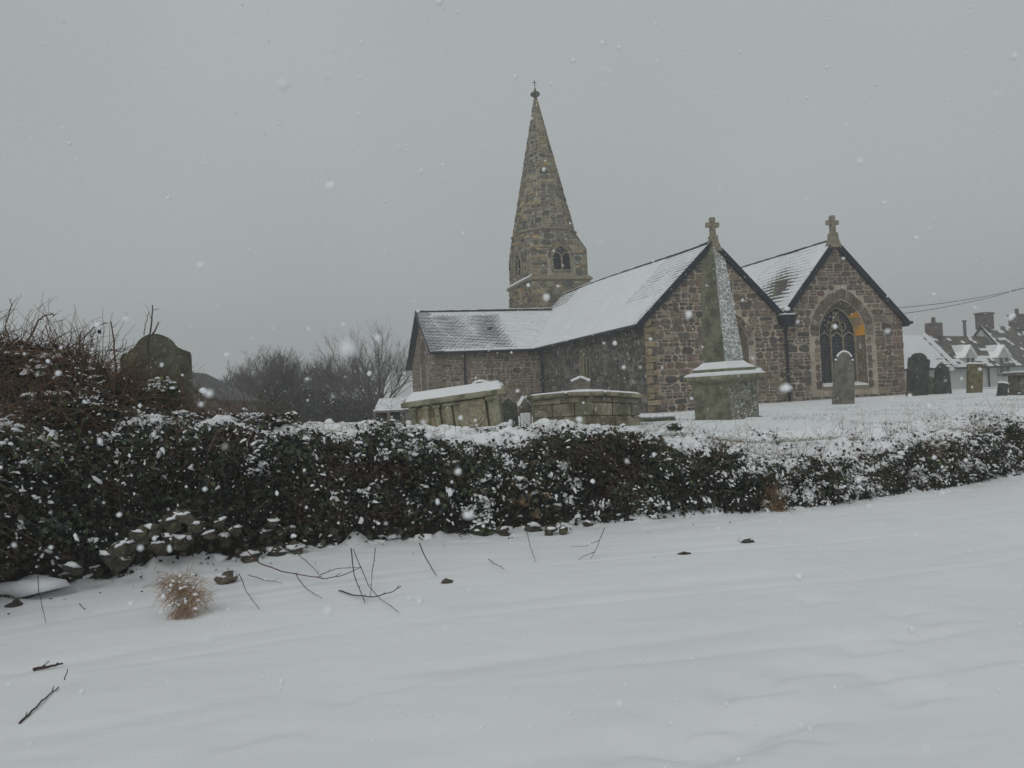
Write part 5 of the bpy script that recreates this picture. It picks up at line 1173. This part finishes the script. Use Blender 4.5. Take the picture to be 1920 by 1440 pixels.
# thin twigs standing above the outline
mb = MB()
for k in range(230):
    x = -8.2+3.7*random.random(); y = U(8.7, 9.6); z = float(mound(x, y)); mb.tube(twig_pts((x, y, z-.05), (U(-.5, .7), U(-.2, .2), 1), U(.12, .42)*(1.1 if x < -5 else .7), 5, .25, -.15), .0035, .0014, n=3, col=random.choice(BR), cap=False)
mb.build('fine_twigs', M['bark'], br, kind='stuff')
STEMS = [([(45, 720), (30, 680), (5, 650), (-20, 610)], .014), ([(40, 660), (55, 635), (72, 600), (85, 592), (98, 588), (101, 593)], .012), ([(125, 655), (150, 640), (175, 615), (195, 606), (203, 607)], .008),
    ([(212, 760), (217, 690), (213, 640), (208, 603)], .013), ([(278, 665), (279, 635), (284, 600), (286, 572)], .012), ([(270, 628), (272, 608), (280, 585)], .006), ([(286, 630), (293, 615), (297, 603)], .011),
    ([(205, 655), (225, 660), (240, 655), (262, 653)], .006), ([(258, 690), (300, 668), (330, 663), (352, 663)], .006), ([(34, 700), (22, 655), (10, 612), (17, 588), (22, 572), (18, 560)], .008), ([(20, 700), (80, 665), (60, 660), (20, 698)], .007),
    ([(20, 715), (30, 695), (65, 705), (100, 715)], .012), ([(60, 780), (75, 720), (88, 665)], .008), ([(148, 665), (149, 640), (152, 622)], .010), ([(330, 700), (370, 735), (400, 760), (412, 782)], .005), ([(85, 610), (100, 655), (120, 662)], .005), ([(100, 605), (118, 600), (125, 594)], .004)]
for k, (pp_, r_) in enumerate(STEMS):
    Yd = 8.9+(k % 3)*.25; P = [PY(a, b_, Yd+.05*j) for j, (a, b_) in enumerate(pp_)]; Q = []
    for a, b_ in zip(P[:-1], P[1:]):
        for j in range(3): Q.append(a.lerp(b_, j/3)+V3(U(-.006, .006), 0, U(-.006, .006)))
    Q.append(P[-1]); mb = MB().tube(Q, r_, r_*.55, n=6, col=random.choice([(.09, .055, .04), (.13, .08, .05), (.06, .045, .04)]))
    for j in range(2, len(Q), 2):
        if random.random() < .7: mb.tube(twig_pts(Q[j], (U(-1, 1), U(-.3, .3), U(0, 1)), U(.04, .16), 3, .3, 0), r_*.4, .001, n=3, col=(.07, .045, .035))
    mb.build('bramble_stem', M['bark'], br)
MB().blob(PY(186, 622, 9), (.02, .02, .028), .3, n=7, m=5, col=(.02, .02, .03)).build('dried_berry', M['bark'], br)
# snow lying on the thicket: broken pads
P_, n_ = msamp(2600); fr = fbm(P_[:, 0]*1.3+2, P_[:, 1]*1.6+P_[:, 2], 3, 37); k = ((fr > .2) & (P_[:, 0] > -5.4)) | ((P_[:, 0] > -4.2) & (rng.random(len(P_)) < .85)); P_, n_ = P_[k], n_[k]
domes('snow_pads', P_+np.array([0, 0, .035]), np.tile([0, -.2, .98], (len(P_), 1)), rng.uniform(.03, .09, len(P_)), M['snow'], br, thick=.3, n=8)
# leafy ivy tufts
def ivy_tuft(px, py, Y, rx, rz, n, label, green=1.5, snowy=.25):
    c0 = PY(px, py, Y); d = rng.normal(0, 1, (n, 3)); d /= np.linalg.norm(d, axis=1)[:, None]; P = np.array(c0)+d*np.array([rx, rx*.7, rz])*rng.uniform(.5, 1, (n, 1))
    o = thing('ivy_tuft', label, 'ivy', (0, 0, 0)); leaves('leaves', P, d*.6+np.array([0, -.5, .3]), rng.uniform(.04, .07, n), pick(ivp, n, [.1, .2, .35, .05, .25, .02, .03])*green, M['ivy'], o, kind='stuff')
    k = (rng.random(n) < snowy) & (d[:, 2] > -.1); nn = d[k]*.3+np.array([0, 0, .8]); nn /= np.linalg.norm(nn, axis=1)[:, None]; domes('leaf_snow', P[k]+np.array([0, -.01, .02]), nn, rng.uniform(.02, .045, k.sum()), M['snow'], o)
    mb = MB()
    for j in range(12): mb.tube(twig_pts(c0+V3(U(-.05, .05), .05, -rz*.6), (U(-.8, .8), U(-.6, .1), U(-.2, 1)), rz*1.6, 4, .3, 0), .004, .002, n=3, col=(.06, .045, .03))
    mb.build('stems', M['bark'], o, kind='stuff')
ivy_tuft(905, 992, 9.75, .15, .22, 420, 'green ivy tuft with snowy leaves trailing onto the verge below the panelled tomb')
ivy_tuft(305, 735, 9.5, .20, .18, 420, 'bright green ivy sprig in front of the broad ornate headstone', 1.9, .3)
ivy_tuft(1265, 801, 11.6, .12, .05, 120, 'small green weed tuft on the bank top left of the obelisk', 1.6, .05)
ivy_tuft(547, 785, 10.7, .09, .13, 160, 'small green sprig on the bank top before the dark trees', 1.8, .15)
ivy_tuft(1070, 822, 10.4, .22, .12, 300, 'leafy ivy clump on the bank edge below the block tomb', 1.5, .2)
ivy_tuft(1190, 945, 10.35, .18, .16, 380, 'bright green ivy patch low on the bank at centre right', 1.6, .12)

# ------------------------------------------------------------------ background trees
def tree(px, pyb, Y, height, spread, stems, label, seed, r0=.22, lvl=5, rt=.5, kinds=True, fork=3):
    random.seed(seed); p = PY(px, pyb, Y); t = thing('bare_tree', label, 'tree', p, group='bare winter trees left of the church'); tr = MB(); cr = MB()
    def grow(q, d, L_, r, l):
        n = 3; pts = [q]
        for j in range(n): d = (d+V3(U(-.16, .16), U(-.16, .16), U(-.08, .16))).normalized(); pts.append(pts[-1]+d*L_/n)
        (tr if l >= lvl-1 else cr).tube(pts, r, r*.62, n=5 if l >= lvl-1 else 3, cap=False)
        if l <= 0: return
        for j in range(fork):
            k = 1+int(random.random()*3); k = min(k, n); a = U(.3, .75) if j else U(.05, .3); ax = d.orthogonal(); ax.rotate(Matrix.Rotation(U(0, 6.28), 3, d)); nd = d.copy(); nd.rotate(Matrix.Rotation(a, 3, ax)); nd.z += .12; nd.normalize()
            grow(pts[k], nd, L_*U(.66, .84), max(.0075, r*.56), l-1)
    for s_ in range(stems):
        a = 2*math.pi*(s_+U(-.3, .3))/stems; d = V3(math.cos(a)*spread*U(.3, 1), math.sin(a)*spread*U(.3, 1), 1).normalized()
        grow(V3(U(-.2, .2), U(-.2, .2), -.5), d, height*.30, r0, lvl)
    tr.build('trunk', M['treebark'], t, smooth=True); cr.build('crown', M['treebark'], t, kind='stuff')
random.seed(11)
tree(708, 785, 58, 8.2, .95, 11, 'round-crowned bare tree nearest the transept gable', 1, .085, 5)
tree(595, 790, 62, 6.5, .8, 7, 'wide bare tree in the middle of the dark thicket', 2, .10, 6)
tree(525, 790, 57, 6.2, .85, 8, 'dense dark bare tree left of the middle of the thicket', 3, .10, 6)
tree(470, 790, 64, 5.6, .7, 7, 'lower bare tree at the left of the dark thicket', 4, .09, 6)
tree(425, 785, 60, 4.7, .6, 6, 'small bare tree beside the stone outbuilding', 5, .10, 5)
tree(650, 790, 68, 6.4, .6, 6, 'pale bare tree behind, between the middle and the round-crowned tree', 6, .10, 5)
random.seed(21)
def bush(px, py, Y, rx, rz, n, label, cols, size=.16):
    c0 = PY(px, py, Y); d = rng.normal(0, 1, (n, 3)); d /= np.linalg.norm(d, axis=1)[:, None]; nn = fbm(d[:, 0]*2+px, d[:, 2]*2+d[:, 1], 3, 3); P = d*np.array([rx, rx*.6, rz])*(rng.uniform(.45, 1, (n, 1))*(1+.5*nn[:, None]))
    o = thing('evergreen_bush', label, 'bush', c0); leaves('foliage', P, d, rng.uniform(.6, 1.3, n)*size, pick(np.array(cols), n), M['ivy'], o)
    MB().tube([V3(0, 0, -rz-.8), V3(0, 0, rz*.4)], .12, .04, n=6).build('trunk', M['treebark'], o)
DK = [(.022, .026, .02), (.03, .034, .025), (.016, .018, .015), (.04, .04, .03)]
bush(520, 765, 55, 2.0, 1.9, 5200, 'dark evergreen mass at the foot of the dense bare tree', DK)
bush(590, 775, 56, 2.2, 1.6, 5200, 'dark evergreen mass under the wide middle tree', DK)
bush(655, 775, 56.5, 1.6, 1.3, 3600, 'dark bush in front of the grey house behind the trees', DK)
bush(745, 768, 70, 2.6, .9, 3000, 'grey distant bush between the round-crowned tree and the transept', DK)
bush(480, 775, 54, 1.2, 1.1, 2600, 'dark low bush at the left of the tree thicket', DK)
bush(430, 770, 30, .75, .42, 2600, 'pale olive bush beside the stone outbuilding', [(.10, .10, .05), (.13, .12, .07), (.07, .075, .04)], .08)
# grey house behind trees
hp = PY(650, 822, 66); gh = thing('grey_house', 'grey stone house with snow-edged roof half hidden behind the bare trees', 'house', hp, math.radians(4))
gm = MB(); prismx(gm, [(0, -1), (6, -1), (6, 2.9), (3, 4.6), (0, 2.9)], -2.6, 2.4); gm.build('wall', M['housestone'], gh)
fz = lambda a, b: V3(a, -.2+3.2*b, 2.8+1.9*b); r = roof_slab(fz, unit(0, -1.8, 3), -2.8, 2.6, gh); slates(fz, unit(0, -1.8, 3), 5.4, 3.7, lambda a, b: .9+.6*nz(a, b*5), r, a0=-2.8, dw=.45, dh=.3)
roof_slab(lambda a, b: V3(a, 6.2-3.2*b, 2.8+1.9*b), unit(0, 1.8, 3), -2.8, 2.6, gh)
MB().box(V3(-2.3, 3, 4.9), (.7, .7, 1)).build('chimney', M['brick'], gh)
for x in (-1.7, .2, 1.8): frame_win(gh, x-.4, x+.4, 1.4, 2.4, .0, 1)
# small snowy-roofed shed
hp = PY(735, 795, 40); sh0 = thing('garden_shed', 'small shed with white snowy roof just left of the transept', 'shed', hp, math.radians(-5))
gm = MB(); prismx(gm, [(0, -1), (2, -1), (2, .75), (1, 1.25), (0, .75)], -.75, 1.1); gm.build('wall', M['housestone'], sh0)
fz2 = lambda a, b: V3(a, -.15+1.15*b, .68+.6*b); r = roof_slab(fz2, unit(0, -.6, 1.1), -.85, 1.2, sh0, .06); slates(fz2, unit(0, -.6, 1.1), 2.05, 1.2, lambda a, b: 1.02+.3*nz(a*2, b*4), r, a0=-.85, dw=.2, dh=.14)
roof_slab(lambda a, b: V3(a, 2.15-1.15*b, .68+.6*b), unit(0, .6, 1.1), -.85, 1.2, sh0, .06)
# flat-topped table tomb left of panelled tomb
p = PY(728, 793, 22); t = thing('table_tomb', 'low table tomb with flat snowy slab, left of the panelled chest tomb', 'tomb', (p.x, 22.4, G(p.x, 22.4)), math.radians(-3))
MB().box(V3(0, 0, .38), (.86, .5, .06), bev=.01).build('slab', M['hs_grey'], t); MB().box(V3(0, 0, .425), (.86, .5, .03), bev=.01).build('slab_snow', M['snow'], t)
for x in (-.38, .0, .38): MB().box(V3(x, -.18, .1), (.08, .1, .5)).build('leg', M['hs_grey'], t)
MB().box(V3(0, .05, .1), (.8, .2, .5)).build('core', M['hs_dark'], t)
# stone outbuilding behind the ornate headstone
p = PY(415, 790, 24); ob = thing('outbuilding', 'stone outbuilding with sloping gable behind the broad ornate headstone', 'outbuilding', (p.x, 24, G(p.x, 24)-.1), math.radians(3))
PO = [(-3.4, -.5), (0, -.5), (0, 1.05), (-.85, 1.55), (-1.7, 1.95), (-3.4, 1.05)]; PO = [(-3.4, -.5), (0, -.5), (0, .98), (-1.7, 1.86), (-3.4, .98)]
fo_ = lambda x, y, o: V3(x, -o, y); wl = wall_poly('wall', fo_, PO, None, 4, M['housestone'], ob)
stones_to(wl, clad(fo_, PO, [(.13, .11, .09), (.10, .09, .075), (.16, .13, .10)], hb=(.15, .25), wb=(.2, .45)), M['rubble'])
for a, b_ in (((.12, .88), (-1.7, 1.90)), ((-3.52, .88), (-1.7, 1.90))): MB().prism([V3(a[0], -.12, a[1]), V3(b_[0], -.12, b_[1]), V3(b_[0], -.12, b_[1]+.12), V3(a[0], -.12, a[1]+.12)], V3(0, 4.2, 0), (.07, .07, .07)).build('roof', M['slate'], ob)

# ------------------------------------------------------------------ falling snow: real flakes in the air
def flakes_round(P, size):
    base = [Vector(q) for q in ((1, 0, 0), (-1, 0, 0), (0, 1, 0), (0, -1, 0), (0, 0, 1), (0, 0, -1))]; tri = [(0, 2, 4), (2, 1, 4), (1, 3, 4), (3, 0, 4), (2, 0, 5), (1, 2, 5), (3, 1, 5), (0, 3, 5)]; mid = {}; out = []
    def m_(a, b):
        k = (min(a, b), max(a, b))
        if k not in mid: mid[k] = len(base); base.append((base[a]+base[b]).normalized())
        return mid[k]
    for a, b, c in tri: ab, bc, ca = m_(a, b), m_(b, c), m_(c, a); out += [(a, ab, ca), (ab, b, bc), (ca, bc, c), (ab, bc, ca)]
    d = np.array([tuple(v) for v in base]); n = len(P); k = len(d); r_ = rng.uniform(*size, n)*rng.choice([.6, 1, 1, 1.35], n)
    s = rng.uniform(.75, 1.2, (n, k, 1)); st = rng.uniform(.75, 1.35, (n, 1, 3)); V = (P[:, None, :]+d[None]*s*st*r_[:, None, None]).reshape(-1, 3)
    return V, ((np.arange(n)*k)[:, None, None]+np.array(out)[None]).reshape(-1, 3)
def flakes(n, box, size):
    lo, hi = np.array(box[0]), np.array(box[1]); P = lo+(hi-lo)*rng.random((n, 3)); k = (P[:, 2] > -1.6) & (np.linalg.norm(P, axis=1) > .32); P = P[k]; n = len(P)
    if size[1] > .0033 and size[1] < .007 and box[1][1] < 3:
        return flakes_round(P, size)
    d = np.array([(1, 0, 0), (-1, 0, 0), (0, 1, 0), (0, -1, 0), (0, 0, 1), (0, 0, -1)]); r_ = rng.uniform(*size, n)*rng.choice([.6, 1, 1, 1.5], n)
    s = rng.uniform(.6, 1.3, (n, 6, 1)); V = (P[:, None, :]+d[None]*s*r_[:, None, None]).reshape(-1, 3)
    T_ = np.array([(0, 2, 4), (2, 1, 4), (1, 3, 4), (3, 0, 4), (2, 0, 5), (1, 2, 5), (3, 1, 5), (0, 3, 5)]); o = (np.arange(n)*6)[:, None, None]
    return V, (o+T_[None]).reshape(-1, 3)
Vs, Ts = [], []; o_ = 0
for n, bx, sz in ((260, ((-1.6, .6, -1.3), (1.7, 2.8, 1.6)), (.004, .0062)), (1200, ((-1.5, .35, -1.2), (1.5, 2.2, 1.3)), (.0018, .0034)), (4600, ((-4, 2.0, -1.6), (4.5, 7, 3.5)), (.002, .004)), (16000, ((-9, 5, -1.6), (12, 18, 9)), (.0025, .0045)), (6000, ((-20, 18, -.5), (26, 45, 22)), (.006, .010))):
    v_, t_ = flakes(n, bx, sz); Vs.append(v_); Ts.append(t_+o_); o_ += len(v_)
M['flake'] = material('snowflake', (.94, .95, .97), rough=.6, nscale=1, lo=1, hi=1, fine_amt=0, bump=0)
ft_ = M['flake'].node_tree; tb = ft_.nodes.new('ShaderNodeBsdfTranslucent'); tb.inputs[0].default_value = (.96, .97, .98, 1); ms = ft_.nodes.new('ShaderNodeMixShader'); ms.inputs[0].default_value = .3
ft_.links.new(ft_.nodes['Principled BSDF'].outputs[0], ms.inputs[1]); ft_.links.new(tb.outputs[0], ms.inputs[2]); ft_.links.new(ms.outputs[0], ft_.nodes['Material Output'].inputs['Surface'])
tag(npmesh('falling_snow', np.concatenate(Vs), np.concatenate(Ts), M['flake'], kind='stuff'), 'white snowflakes falling through the air', 'snowflakes')

# ------------------------------------------------------------------ haze
hm = bpy.data.materials.new('snowy_air'); hm.use_nodes = True; N = hm.node_tree.nodes; N.clear()
pv = N.new('ShaderNodeVolumePrincipled'); pv.inputs['Color'].default_value = (.985, .99, .992, 1); pv.inputs['Density'].default_value = HAZE; ou = N.new('ShaderNodeOutputMaterial'); hm.node_tree.links.new(pv.outputs[0], ou.inputs['Volume'])
MB().box((0, 70, 8.6), (420, 360, 28.8)).build('haze', hm, kind='stuff')
